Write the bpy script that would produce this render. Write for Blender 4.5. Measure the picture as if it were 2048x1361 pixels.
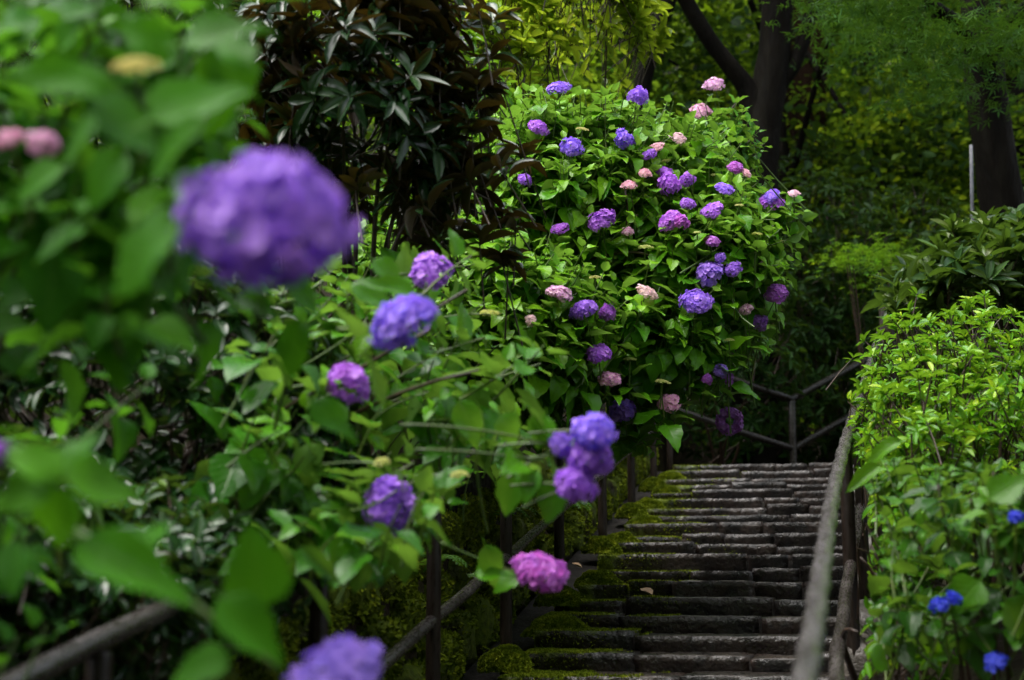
import bpy, math, random
import numpy as np
from mathutils import Matrix, Vector, noise as mnoise

for o in list(bpy.data.objects):
    bpy.data.objects.remove(o)
RNG = np.random.default_rng(11)
random.seed(11)
SC = bpy.context.scene
COL = SC.collection
rad = math.radians

# ------------------------------------------------------------------ camera
LENS = 50.0
F = LENS / 36.0 * 2048.0
CAMP = np.array([0.0, 0.0, 1.65])
PITCH, YAW = rad(9.96), rad(13.0)
cam = bpy.data.cameras.new('camera')
cam.lens = LENS
cam.sensor_width = 36.0
cam.clip_start = 0.05
cam.clip_end = 600.0
cam.dof.use_dof = True
cam.dof.focus_distance = 7.0
cam.dof.aperture_fstop = 2.2
camo = bpy.data.objects.new('camera', cam)
camo.location = CAMP
camo.rotation_euler = (math.pi / 2 + PITCH, 0, YAW)
COL.objects.link(camo)
SC.camera = camo

# ------------------------------------------------------------------ sky, sun, exposure
SUN_EL, SUN_AZ = rad(70), rad(235)      # azimuth measured clockwise from +Y
world = bpy.data.worlds.new('World')
SC.world = world
world.use_nodes = True
wn = world.node_tree.nodes
wl = world.node_tree.links
wn.clear()
wo = wn.new('ShaderNodeOutputWorld')
bg = wn.new('ShaderNodeBackground')
sky = wn.new('ShaderNodeTexSky')
sky.sky_type = 'NISHITA'
sky.sun_disc = False
sky.sun_elevation = SUN_EL
sky.sun_rotation = SUN_AZ
sky.dust_density = 5.0
sky.air_density = 1.0
sky.ozone_density = 1.0
hs = wn.new('ShaderNodeHueSaturation')
hs.inputs['Saturation'].default_value = 0.42
wl.new(sky.outputs[0], hs.inputs['Color'])
wl.new(hs.outputs[0], bg.inputs['Color'])
bg.inputs['Strength'].default_value = 0.15
wl.new(bg.outputs[0], wo.inputs['Surface'])
sun = bpy.data.lights.new('sun', 'SUN')
sun.energy = 1.4
sun.angle = rad(75)
sun.color = (1.0, 0.97, 0.92)
suno = bpy.data.objects.new('sun', sun)
sd = Vector((math.sin(SUN_AZ) * math.cos(SUN_EL), math.cos(SUN_AZ) * math.cos(SUN_EL), math.sin(SUN_EL)))
suno.rotation_euler = sd.to_track_quat('Z', 'Y').to_euler()
suno.location = (0, 0, 30)
COL.objects.link(suno)
SC.view_settings.view_transform = 'Standard'
SC.view_settings.look = 'None'
SC.view_settings.gamma = 1.0
SC.view_settings.use_curve_mapping = False
SC.view_settings.exposure = 1.6
SC.render.engine = 'CYCLES'
SC.cycles.max_bounces = 6
SC.cycles.diffuse_bounces = 3
SC.cycles.glossy_bounces = 2
SC.cycles.transmission_bounces = 4
SC.cycles.caustics_reflective = False
SC.cycles.caustics_refractive = False
SC.cycles.use_denoising = True

# ------------------------------------------------------------------ camera-space helpers
_cp, _sp, _cy, _sy = math.cos(PITCH), math.sin(PITCH), math.cos(YAW), math.sin(YAW)
FWD = np.array([-_sy * _cp, _cy * _cp, _sp])
RGT = np.array([_cy, _sy, 0.0])
UPV = np.cross(RGT, FWD)
ZUP = np.array([0.0, 0.0, 1.0])


def P(px, py, Z):
    """place seen at photo pixel (px, py) at depth Z"""
    return CAMP + FWD * Z + RGT * ((px - 1024.0) / F * Z) + UPV * (-(py - 680.5) / F * Z)


def proj(pts):
    d = np.atleast_2d(pts) - CAMP
    Z = d @ FWD
    Zs = np.where(np.abs(Z) < 1e-4, 1e-4, Z)
    return 1024.0 + F * (d @ RGT) / Zs, 680.5 - F * (d @ UPV) / Zs, Z


def unit(v):
    v = np.asarray(v, float)
    return v / np.maximum(np.linalg.norm(v, axis=-1, keepdims=True), 1e-9)


def in_poly(px, py, poly):
    inside = np.zeros(len(px), bool)
    n = len(poly)
    for i in range(n):
        x1, y1 = poly[i]
        x2, y2 = poly[(i + 1) % n]
        c = ((y1 > py) != (y2 > py)) & (px < (x2 - x1) * (py - y1) / ((y2 - y1) or 1e-9) + x1)
        inside ^= c
    return inside


# ------------------------------------------------------------------ object helpers
def empty(name, loc, label, cat, group=None):
    o = bpy.data.objects.new(name, None)
    o.empty_display_size = 0.1
    o.location = loc
    COL.objects.link(o)
    o['label'] = label
    o['category'] = cat
    if group:
        o['group'] = group
    return o


def np_mesh(name, V, Q, mats, tint=None, uv=None, smooth=True, mat_idx=None):
    """mesh from numpy quads or triangles"""
    me = bpy.data.meshes.new(name)
    V = np.asarray(V, np.float32)
    Q = np.asarray(Q, np.int32)
    k = Q.shape[1]
    me.vertices.add(len(V))
    me.vertices.foreach_set('co', V.ravel())
    me.loops.add(Q.size)
    me.loops.foreach_set('vertex_index', Q.ravel())
    me.polygons.add(len(Q))
    me.polygons.foreach_set('loop_start', np.arange(0, Q.size, k, dtype=np.int32))
    me.polygons.foreach_set('loop_total', np.full(len(Q), k, np.int32))
    if smooth:
        me.polygons.foreach_set('use_smooth', np.ones(len(Q), bool))
    if mat_idx is not None:
        me.polygons.foreach_set('material_index', np.asarray(mat_idx, np.int32))
    if tint is not None:
        a = me.attributes.new('tint', 'FLOAT', 'POINT')
        a.data.foreach_set('value', np.asarray(tint, np.float32))
    if uv is not None:
        u = me.uv_layers.new(name='UVMap')
        u.data.foreach_set('uv', np.asarray(uv, np.float32)[Q.ravel()].ravel())
    me.update(calc_edges=True)
    for m in (mats if isinstance(mats, (list, tuple)) else [mats]):
        me.materials.append(m)
    return me


def link(name, me, parent=None, stuff=False, label=None):
    o = bpy.data.objects.new(name, me)
    COL.objects.link(o)
    if parent is not None:
        o.parent = parent
        o.location = (-parent.location[0], -parent.location[1], -parent.location[2]) if parent.parent is None else (0, 0, 0)
    if stuff:
        o['kind'] = 'stuff'
    if label:
        o['label'] = label
    return o


class Geo:
    """collects quads"""
    def __init__(s):
        s.V, s.Q, s.n = [], [], 0

    def add(s, V, Q):
        s.V.append(np.asarray(V, float))
        s.Q.append(np.asarray(Q, int) + s.n)
        s.n += len(V)

    def tube(s, pts, r, sides=6, cap=True, wob=0.0):
        pts = np.asarray(pts, float)
        n = len(pts)
        r = np.full(n, r) if np.isscalar(r) else np.asarray(r, float)
        t = unit(np.gradient(pts, axis=0))
        ref = np.array([0, 0, 1.0]) if abs(t[0][2]) < 0.9 else np.array([1.0, 0, 0])
        a = unit(np.cross(t, ref))
        b = np.cross(t, a)
        ang = np.arange(sides) / sides * 2 * math.pi
        ring = a[:, None, :] * np.cos(ang)[None, :, None] + b[:, None, :] * np.sin(ang)[None, :, None]
        rr = r[:, None] * (1 + wob * RNG.normal(size=(n, sides)))
        V = (pts[:, None, :] + ring * rr[:, :, None]).reshape(-1, 3)
        Q = []
        for i in range(n - 1):
            for j in range(sides):
                k = (j + 1) % sides
                Q.append((i * sides + j, i * sides + k, (i + 1) * sides + k, (i + 1) * sides + j))
        if cap:
            V = np.vstack([V, pts[:1], pts[-1:]])
            c0, c1 = len(V) - 2, len(V) - 1
            for j in range(0, sides, 2):
                k, l = (j + 1) % sides, (j + 2) % sides
                Q.append((c0, l, k, j))
                Q.append((c1, (n - 1) * sides + j, (n - 1) * sides + k, (n - 1) * sides + l))
        s.add(V, Q)

    def mesh(s, name, mat, smooth=True):
        return np_mesh(name, np.vstack(s.V), np.vstack(s.Q), mat, smooth=smooth)


def curve3(a, b, c, n=8):
    t = np.linspace(0, 1, n)[:, None]
    return (1 - t) ** 2 * np.asarray(a) + 2 * t * (1 - t) * np.asarray(b) + t * t * np.asarray(c)


# ------------------------------------------------------------------ materials
def new_mat(name):
    m = bpy.data.materials.new(name)
    m.use_nodes = True
    m.node_tree.nodes.clear()
    return m, m.node_tree.nodes, m.node_tree.links


def ramp(n, cols, pos=None):
    r = n.new('ShaderNodeValToRGB')
    e = r.color_ramp.elements
    k = len(cols)
    pos = pos or [i / (k - 1) for i in range(k)]
    while len(e) < k:
        e.new(0.5)
    for i, c in enumerate(cols):
        e[i].position = pos[i]
        e[i].color = (c[0], c[1], c[2], 1)
    return r


def mathn(n, l, op, a, b=None, clamp=False):
    m = n.new('ShaderNodeMath')
    m.operation = op
    m.use_clamp = clamp
    for i, v in enumerate((a, b)):
        if v is None:
            continue
        if isinstance(v, (int, float)):
            m.inputs[i].default_value = v
        else:
            l.new(v, m.inputs[i])
    return m.outputs[0]


def mixc(n, l, fac, a, b, mode='MIX'):
    m = n.new('ShaderNodeMix')
    m.data_type = 'RGBA'
    m.blend_type = mode
    for sock, v in ((m.inputs[0], fac), (m.inputs[6], a), (m.inputs[7], b)):
        if isinstance(v, (int, float)):
            sock.default_value = v
        elif isinstance(v, tuple):
            sock.default_value = (v[0], v[1], v[2], 1)
        else:
            l.new(v, sock)
    return m.outputs[2]


def leaf_mat(name, cols, under, rough=0.24, transl=0.3, tcol=(0.22, 0.42, 0.03), veins=7.0, spec=0.3, bump=0.35, pos=None):
    m, n, l = new_mat(name)
    out = n.new('ShaderNodeOutputMaterial')
    at = n.new('ShaderNodeAttribute')
    at.attribute_name = 'tint'
    rp = ramp(n, cols, pos)
    l.new(at.outputs['Fac'], rp.inputs[0])
    geo = n.new('ShaderNodeNewGeometry')
    nz = n.new('ShaderNodeTexNoise')
    nz.inputs['Scale'].default_value = 9.0
    nz.inputs['Detail'].default_value = 3.0
    l.new(geo.outputs['Position'], nz.inputs['Vector'])
    v = mathn(n, l, 'MULTIPLY_ADD', nz.outputs[0], 0.9)
    v.node.inputs[2].default_value = 0.55
    hsv = n.new('ShaderNodeHueSaturation')
    l.new(rp.outputs[0], hsv.inputs['Color'])
    l.new(v, hsv.inputs['Value'])
    col = hsv.outputs[0]
    uv = n.new('ShaderNodeUVMap')
    uv.uv_map = 'UVMap'
    sx = n.new('ShaderNodeSeparateXYZ')
    l.new(uv.outputs[0], sx.inputs[0])
    av = mathn(n, l, 'ABSOLUTE', sx.outputs[0])
    mid = mathn(n, l, 'SUBTRACT', 1.0, mathn(n, l, 'MULTIPLY', av, 11.0), True)
    ph = mathn(n, l, 'SUBTRACT', sx.outputs[1], mathn(n, l, 'MULTIPLY', av, 0.3))
    sn = mathn(n, l, 'SINE', mathn(n, l, 'MULTIPLY', ph, veins * 6.283))
    sv = mathn(n, l, 'POWER', mathn(n, l, 'MULTIPLY', mathn(n, l, 'ADD', sn, 1.0), 0.5), 8.0)
    vein = mathn(n, l, 'MAXIMUM', mid, mathn(n, l, 'MULTIPLY', sv, 0.45))
    col = mixc(n, l, mathn(n, l, 'MULTIPLY', vein, 0.30), col, (0.14, 0.32, 0.03))
    col = mixc(n, l, geo.outputs['Backfacing'], col, under)
    bp = n.new('ShaderNodeBump')
    bp.inputs['Strength'].default_value = bump
    bp.inputs['Distance'].default_value = 0.004
    hgt = mathn(n, l, 'ADD', mathn(n, l, 'MULTIPLY', vein, -1.0), mathn(n, l, 'MULTIPLY', nz.outputs[0], 1.2))
    l.new(hgt, bp.inputs['Height'])
    pb = n.new('ShaderNodeBsdfPrincipled')
    l.new(col, pb.inputs['Base Color'])
    l.new(bp.outputs[0], pb.inputs['Normal'])
    rr = mathn(n, l, 'MULTIPLY_ADD', nz.outputs[0], 0.35)
    rr.node.inputs[2].default_value = rough - 0.17
    l.new(mathn(n, l, 'ADD', rr, mathn(n, l, 'MULTIPLY', geo.outputs['Backfacing'], 0.2)), pb.inputs['Roughness'])
    pb.inputs['Specular IOR Level'].default_value = spec
    tr = n.new('ShaderNodeBsdfTranslucent')
    tc = mixc(n, l, 0.6, col, tcol)
    l.new(tc, tr.inputs['Color'])
    mx = n.new('ShaderNodeMixShader')
    mx.inputs[0].default_value = transl
    l.new(pb.outputs[0], mx.inputs[1])
    l.new(tr.outputs[0], mx.inputs[2])
    l.new(mx.outputs[0], out.inputs['Surface'])
    return m


def petal_mat(name, second, amount=0.5, inner=None):
    """petals: the object's colour, shifted floret by floret towards a second colour"""
    m, n, l = new_mat(name)
    out = n.new('ShaderNodeOutputMaterial')
    oi = n.new('ShaderNodeObjectInfo')
    at = n.new('ShaderNodeAttribute')
    at.attribute_name = 'tint'
    col = mixc(n, l, mathn(n, l, 'MULTIPLY', at.outputs['Fac'], amount), oi.outputs['Color'], second)
    uv = n.new('ShaderNodeUVMap')
    uv.uv_map = 'UVMap'
    sx = n.new('ShaderNodeSeparateXYZ')
    l.new(uv.outputs[0], sx.inputs[0])
    if inner:
        f = mathn(n, l, 'MULTIPLY', mathn(n, l, 'SUBTRACT', 1.0, sx.outputs[1]), 0.65, True)
        col = mixc(n, l, f, col, inner)
    sn = mathn(n, l, 'SINE', mathn(n, l, 'MULTIPLY', sx.outputs[0], 26.0))
    bp = n.new('ShaderNodeBump')
    bp.inputs['Strength'].default_value = 0.25
    bp.inputs['Distance'].default_value = 0.002
    l.new(sn, bp.inputs['Height'])
    pb = n.new('ShaderNodeBsdfPrincipled')
    l.new(col, pb.inputs['Base Color'])
    l.new(bp.outputs[0], pb.inputs['Normal'])
    pb.inputs['Roughness'].default_value = 0.5
    pb.inputs['Specular IOR Level'].default_value = 0.35
    tr = n.new('ShaderNodeBsdfTranslucent')
    l.new(col, tr.inputs['Color'])
    mx = n.new('ShaderNodeMixShader')
    mx.inputs[0].default_value = 0.35
    l.new(pb.outputs[0], mx.inputs[1])
    l.new(tr.outputs[0], mx.inputs[2])
    l.new(mx.outputs[0], out.inputs['Surface'])
    return m


def rough_mat(name, cols, scale=6.0, rough=(0.3, 0.6), bump=0.5, dist=0.01, detail=6.0, moss=None, moss_bias=0.0, stretch=None, spec=0.5, local=False, per_object=False):
    """stone, bark, soil: noise colours, bump, optional moss on what faces up"""
    m, n, l = new_mat(name)
    out = n.new('ShaderNodeOutputMaterial')
    tc = n.new('ShaderNodeTexCoord')
    geo = n.new('ShaderNodeNewGeometry')
    src = tc.outputs['Object'] if local else geo.outputs['Position']
    if stretch:
        mp = n.new('ShaderNodeMapping')
        mp.inputs['Scale'].default_value = stretch
        l.new(src, mp.inputs['Vector'])
        src = mp.outputs[0]
    nz = n.new('ShaderNodeTexNoise')
    nz.inputs['Scale'].default_value = scale
    nz.inputs['Detail'].default_value = detail
    nz.inputs['Roughness'].default_value = 0.65
    l.new(src, nz.inputs['Vector'])
    n2 = n.new('ShaderNodeTexNoise')
    n2.inputs['Scale'].default_value = scale * 7
    n2.inputs['Detail'].default_value = 4
    l.new(src, n2.inputs['Vector'])
    rp = ramp(n, cols, [0.3 + 0.4 * i / (len(cols) - 1) for i in range(len(cols))])
    l.new(nz.outputs[0], rp.inputs[0])
    col = mixc(n, l, 0.45, rp.outputs[0], n2.outputs[0], 'OVERLAY')
    if per_object:
        oi = n.new('ShaderNodeObjectInfo')
        vv = mathn(n, l, 'MULTIPLY_ADD', oi.outputs['Random'], 1.0)
        vv.node.inputs[2].default_value = 0.55
        ho = n.new('ShaderNodeHueSaturation')
        l.new(col, ho.inputs['Color'])
        l.new(vv, ho.inputs['Value'])
        col = ho.outputs[0]
    rg = n.new('ShaderNodeMapRange')
    l.new(n2.outputs[0], rg.inputs[0])
    rg.inputs[1].default_value = 0.35
    rg.inputs[2].default_value = 0.65
    rg.inputs[3].default_value = rough[0]
    rg.inputs[4].default_value = rough[1]
    rgh = rg.outputs[0]
    hgt = mathn(n, l, 'ADD', nz.outputs[0], mathn(n, l, 'MULTIPLY', n2.outputs[0], 0.35))
    if moss:
        sn = n.new('ShaderNodeSeparateXYZ')
        l.new(geo.outputs['Normal'], sn.inputs[0])
        sp = n.new('ShaderNodeSeparateXYZ')
        l.new(geo.outputs['Position'], sp.inputs[0])
        n3 = n.new('ShaderNodeTexNoise')
        n3.inputs['Scale'].default_value = 4.5
        n3.inputs['Detail'].default_value = 5
        l.new(geo.outputs['Position'], n3.inputs['Vector'])
        # moss grows on the bank side of the steps (towards -X) and thins out over the worn treads
        side = mathn(n, l, 'MULTIPLY', mathn(n, l, 'ADD', sp.outputs[0], 1.15), -0.9)
        f = mathn(n, l, 'ADD', mathn(n, l, 'MULTIPLY', sn.outputs[2], 0.12), mathn(n, l, 'ADD', n3.outputs[0], side))
        f = mathn(n, l, 'MULTIPLY', mathn(n, l, 'SUBTRACT', f, 0.62 - moss_bias), 7.0, True)
        mc = ramp(n, [(moss[0] * .55, moss[1] * .5, moss[2]), moss, (moss[0] * 1.5, moss[1] * 1.3, moss[2] * 1.1)], [0.3, 0.5, 0.7])
        l.new(n2.outputs[0], mc.inputs[0])
        col = mixc(n, l, f, col, mc.outputs[0])
        rgh = mathn(n, l, 'MAXIMUM', rgh, mathn(n, l, 'MULTIPLY', f, 0.85))
        hgt = mathn(n, l, 'ADD', hgt, mathn(n, l, 'MULTIPLY', f, 0.4))
    bp = n.new('ShaderNodeBump')
    bp.inputs['Strength'].default_value = bump
    bp.inputs['Distance'].default_value = dist
    l.new(hgt, bp.inputs['Height'])
    pb = n.new('ShaderNodeBsdfPrincipled')
    l.new(col, pb.inputs['Base Color'])
    l.new(rgh, pb.inputs['Roughness'])
    pb.inputs['Specular IOR Level'].default_value = spec
    l.new(bp.outputs[0], pb.inputs['Normal'])
    l.new(pb.outputs[0], out.inputs['Surface'])
    return m


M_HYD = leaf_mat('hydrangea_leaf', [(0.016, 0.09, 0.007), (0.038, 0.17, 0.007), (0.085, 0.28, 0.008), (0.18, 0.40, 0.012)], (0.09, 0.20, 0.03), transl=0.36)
M_HYDFG = leaf_mat('near_hydrangea_leaf', [(0.012, 0.075, 0.007), (0.028, 0.145, 0.007), (0.055, 0.225, 0.007), (0.13, 0.33, 0.01)], (0.06, 0.16, 0.02), rough=0.42, transl=0.42, spec=0.12, tcol=(0.14, 0.42, 0.01))
M_HYDB = leaf_mat('blue_hydrangea_leaf', [(0.010, 0.05, 0.005), (0.022, 0.095, 0.005), (0.055, 0.17, 0.005), (0.11, 0.26, 0.007)], (0.05, 0.12, 0.015), spec=0.2)
M_RHO_D = leaf_mat('dark_rhododendron_leaf', [(0.010, 0.036, 0.012), (0.018, 0.06, 0.016), (0.045, 0.05, 0.012), (0.14, 0.16, 0.012)], (0.05, 0.032, 0.010), rough=0.22, transl=0.08, tcol=(0.20, 0.12, 0.01), veins=0.0, spec=0.4, bump=0.2, pos=[0.0, 0.55, 0.8, 1.0])
M_RHO_Y = leaf_mat('yellow_rhododendron_leaf', [(0.05, 0.16, 0.01), (0.13, 0.28, 0.01), (0.28, 0.40, 0.012), (0.45, 0.45, 0.02)], (0.22, 0.34, 0.03), veins=0.0, transl=0.5, tcol=(0.45, 0.55, 0.02))
M_RHO_O = leaf_mat('olive_rhododendron_leaf', [(0.012, 0.035, 0.014), (0.022, 0.06, 0.018), (0.06, 0.12, 0.03), (0.15, 0.19, 0.05)], (0.035, 0.06, 0.015), veins=0.0, transl=0.2, spec=0.2)
M_AZA = leaf_mat('azalea_leaf', [(0.018, 0.085, 0.006), (0.055, 0.19, 0.006), (0.12, 0.34, 0.006), (0.38, 0.50, 0.012)], (0.07, 0.2, 0.02), veins=0.0, transl=0.35, tcol=(0.25, 0.45, 0.012), spec=0.3)
M_EVG = leaf_mat('evergreen_leaf', [(0.010, 0.035, 0.013), (0.016, 0.055, 0.015), (0.03, 0.09, 0.015), (0.09, 0.15, 0.02)], (0.03, 0.07, 0.02), rough=0.22, veins=0.0, transl=0.12, spec=0.38, bump=0.15)
M_DKEV = leaf_mat('shaded_evergreen_leaf', [(0.006, 0.022, 0.005), (0.010, 0.034, 0.006), (0.02, 0.06, 0.007), (0.06, 0.11, 0.01)], (0.02, 0.05, 0.01), rough=0.5, veins=0.0, transl=0.12, spec=0.1, bump=0.15)  # darker evergreen copy: background shade put into the leaf colour
M_MAPLE = leaf_mat('maple_leaf', [(0.010, 0.036, 0.004), (0.018, 0.058, 0.004), (0.045, 0.11, 0.005), (0.19, 0.25, 0.008)], (0.05, 0.13, 0.03), rough=0.55, veins=0.0, transl=0.18, tcol=(0.13, 0.28, 0.006), spec=0.06)
M_WOOD = leaf_mat('woodland_leaf', [(0.006, 0.03, 0.004), (0.018, 0.07, 0.004), (0.06, 0.17, 0.005), (0.28, 0.36, 0.008)], (0.07, 0.14, 0.03), rough=0.5, veins=0.0, transl=0.5, tcol=(0.30, 0.48, 0.008), spec=0.06)
M_FERN = leaf_mat('fern_leaf', [(0.03, 0.12, 0.015), (0.07, 0.2, 0.02), (0.11, 0.26, 0.02)], (0.06, 0.15, 0.03), veins=0.0)
M_STEMG = rough_mat('green_stem', [(0.025, 0.06, 0.006), (0.05, 0.10, 0.007), (0.09, 0.11, 0.010)], 12, (0.35, 0.55), 0.2, 0.002)
M_STEMB = rough_mat('woody_stem', [(0.014, 0.008, 0.005), (0.035, 0.018, 0.010), (0.065, 0.036, 0.02)], 20, (0.35, 0.6), 0.5, 0.004)
M_BARK = rough_mat('dark_wet_bark', [(0.003, 0.0026, 0.002), (0.007, 0.0055, 0.004), (0.014, 0.0125, 0.009)], 5, (0.6, 0.9), 0.9, 0.03, stretch=(1, 1, 0.22), spec=0.08)
M_BARKR = rough_mat('red_brown_bark', [(0.014, 0.008, 0.005), (0.035, 0.018, 0.011), (0.055, 0.033, 0.021)], 5, (0.5, 0.85), 0.9, 0.03, stretch=(1, 1, 0.2), spec=0.08)
M_RAIL = rough_mat('weathered_rail', [(0.03, 0.026, 0.025), (0.068, 0.061, 0.062), (0.105, 0.096, 0.10)], 9, (0.14, 0.36), 0.22, 0.004, stretch=(3, 0.8, 1.5), spec=0.75)
M_RAILD = rough_mat('damp_brown_rail', [(0.012, 0.009, 0.008), (0.032, 0.026, 0.025), (0.07, 0.062, 0.06)], 7, (0.16, 0.4), 0.25, 0.005, stretch=(3, 0.6, 1.5), spec=0.7)
M_POST = rough_mat('dark_wet_post', [(0.010, 0.007, 0.006), (0.02, 0.014, 0.011), (0.04, 0.03, 0.022)], 7, (0.25, 0.5), 0.6, 0.006, stretch=(2, 2, 0.4), spec=0.2)
M_DRAIL = rough_mat('dark_rail', [(0.007, 0.006, 0.005), (0.014, 0.0115, 0.010), (0.026, 0.022, 0.02)], 7, (0.2, 0.4), 0.3, 0.006, spec=0.35)
MOSS = (0.12, 0.17, 0.010)
M_STEP = rough_mat('wet_step_stone', [(0.005, 0.004, 0.0036), (0.011, 0.0088, 0.008), (0.032, 0.021, 0.016), (0.038, 0.037, 0.037)], 5.5, (0.2, 0.45), 1.0, 0.03, moss=MOSS, moss_bias=0.0, spec=0.6, per_object=True)
M_WALLST = rough_mat('mossy_wall_stone', [(0.012, 0.009, 0.006), (0.03, 0.022, 0.014), (0.05, 0.042, 0.03)], 5, (0.3, 0.7), 1.0, 0.03, moss=(0.075, 0.105, 0.010), moss_bias=-0.22, spec=0.12)
M_ROCK = rough_mat('mossy_rock', [(0.03, 0.025, 0.02), (0.07, 0.06, 0.05), (0.14, 0.12, 0.10)], 5, (0.25, 0.6), 1.0, 0.03, moss=(0.08, 0.12, 0.01), moss_bias=0.62)
M_BED = rough_mat('stair_mortar', [(0.012, 0.010, 0.009), (0.024, 0.021, 0.019), (0.04, 0.036, 0.032)], 12, (0.7, 0.95), 1.0, 0.01, spec=0.15)
M_SOIL = rough_mat('leaf_litter_soil', [(0.006, 0.005, 0.003), (0.014, 0.010, 0.006), (0.016, 0.02, 0.006)], 3, (0.6, 0.9), 1.0, 0.04, spec=0.08)
M_MOSS = rough_mat('moss', [(0.05, 0.075, 0.006), (0.15, 0.20, 0.010), (0.30, 0.33, 0.018)], 14, (0.7, 0.95), 0.6, 0.006, spec=0.1)
M_DRY = rough_mat('dry_leaf', [(0.20, 0.10, 0.04), (0.34, 0.20, 0.10), (0.45, 0.33, 0.2)], 30, (0.4, 0.6), 0.3, 0.002)
M_METAL = rough_mat('pale_painted_pole', [(0.13, 0.13, 0.15), (0.19, 0.19, 0.22), (0.24, 0.24, 0.27)], 8, (0.3, 0.5), 0.1, 0.002)
M_PETAL = petal_mat('violet_petal', (0.64, 0.34, 0.95), 0.5)
M_PETALB = petal_mat('blue_petal', (0.07, 0.11, 0.80), 0.5)
M_PETALP = petal_mat('pink_petal', (0.95, 0.60, 0.85), 0.6, (0.95, 0.88, 0.58))
M_BUD = petal_mat('bud_petal', (0.72, 0.66, 0.30), 0.8)

# ------------------------------------------------------------------ terrain
SL = 0.218
XL, Y_TOP = -1.413, 12.5
TR, RI = 0.36, 0.36 * 0.218
WALL_X = -1.66


def xr(y):
    return 0.0 + 0.06 * (np.asarray(y) - 6.0)


def zs(y):
    y = np.asarray(y, float)
    return SL * np.minimum(y, Y_TOP) + 0.30 * np.clip(y - 14.5, 0, 60) + 0.35 * np.clip(y - 28, 0, 45)


def ground(x, y):
    x = np.asarray(x, float)
    y = np.asarray(y, float)
    z = zs(y)
    left = np.clip(WALL_X - 0.12 - x, 0, None)
    zl = z + 0.72 + 0.62 * np.minimum(left, 3.0) + 0.3 * np.clip(left - 3.0, 0, 20)
    right = np.clip(x - xr(np.clip(y, 0, 13)) - 0.25, 0, None)
    zr = z - 0.02 + 0.20 * np.minimum(right, 20)
    fade = np.clip((y - 13.0) / 4.0, 0, 1)
    mid = z - 0.16 * (1 - fade)
    zl = zl * (1 - fade * 0.0)
    out = np.where(x < WALL_X - 0.10, zl, np.where(right > 0, zr, mid))
    return out + 0.05 * np.sin(x * 1.7 + 0.6) * np.sin(y * 1.3)


gx = np.unique(np.concatenate([np.linspace(-90, -12, 27), np.linspace(-12, -2, 34), [-1.9, -1.80, -1.77, -1.75, -1.6, -1.2, -0.8, -0.4, 0, 0.3, 0.5, 0.8], np.linspace(1, 12, 34), np.linspace(12, 90, 27)]))
gy = np.unique(np.concatenate([np.linspace(-60, -4, 16), np.linspace(-4, 20, 73), np.linspace(20, 130, 45)]))
GX, GY = np.meshgrid(gx, gy)
GV = np.stack([GX, GY, ground(GX, GY)], -1).reshape(-1, 3)
nx = len(gx)
ii, jj = np.meshgrid(np.arange(len(gy) - 1), np.arange(nx - 1), indexing='ij')
a0 = (ii * nx + jj).ravel()
go = link('ground', np_mesh('ground', GV, np.stack([a0, a0 + 1, a0 + nx + 1, a0 + nx], 1), M_SOIL))
go['kind'] = 'structure'


# ------------------------------------------------------------------ stones
def stone(hx, hy, hz, rnd, amp, seed, nx=7, ny=4, nz=3, freq=7.0, flat=False):
    """a rough block: gridded box with rounded, noisy faces, centred on the origin"""
    V, Q, idx = [], [], {}

    def vid(i, j, k):
        key = (i, j, k)
        if key not in idx:
            p = np.array([(2 * i / nx - 1) * hx, (2 * j / ny - 1) * hy, (2 * k / nz - 1) * hz])
            h = np.array([hx, hy, hz])
            r = min(rnd, 0.9 * h.min())
            q = np.clip(p, -h + r, h - r)
            d = p - q
            nd = np.linalg.norm(d)
            if nd > 1e-9:
                p = q + d / nd * r
            nv = mnoise.noise_vector(Vector(p * freq) + Vector((seed * 3.1, seed * 1.7, seed * 0.9)))
            n2 = mnoise.noise_vector(Vector(p * freq * 2.7) + Vector((seed, 5.0, seed * 2.0)))
            if flat:
                n3 = mnoise.noise_vector(Vector((p[0] * 4.2, p[2] * 5.0, seed * 2.3)))
                p = p + np.array([amp * nv[0], 1.5 * amp * n3[1] + 0.5 * amp * n2[1], 0.30 * amp * nv[2] + 0.22 * amp * n2[2]])
            else:
                p = p + amp * np.array(nv) + 0.45 * amp * np.array(n2)
            idx[key] = len(V)
            V.append(p)
        return idx[key]
    for i in range(nx):
        for j in range(ny):
            Q.append((vid(i, j, nz), vid(i + 1, j, nz), vid(i + 1, j + 1, nz), vid(i, j + 1, nz)))
            Q.append((vid(i, j + 1, 0), vid(i + 1, j + 1, 0), vid(i + 1, j, 0), vid(i, j, 0)))
    for i in range(nx):
        for k in range(nz):
            Q.append((vid(i, 0, k), vid(i + 1, 0, k), vid(i + 1, 0, k + 1), vid(i, 0, k + 1)))
            Q.append((vid(i + 1, ny, k), vid(i, ny, k), vid(i, ny, k + 1), vid(i + 1, ny, k + 1)))
    for j in range(ny):
        for k in range(nz):
            Q.append((vid(0, j + 1, k), vid(0, j, k), vid(0, j, k + 1), vid(0, j + 1, k + 1)))
            Q.append((vid(nx, j, k), vid(nx, j + 1, k), vid(nx, j + 1, k + 1), vid(nx, j, k + 1)))
    return np.array(V), np.array(Q)


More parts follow.
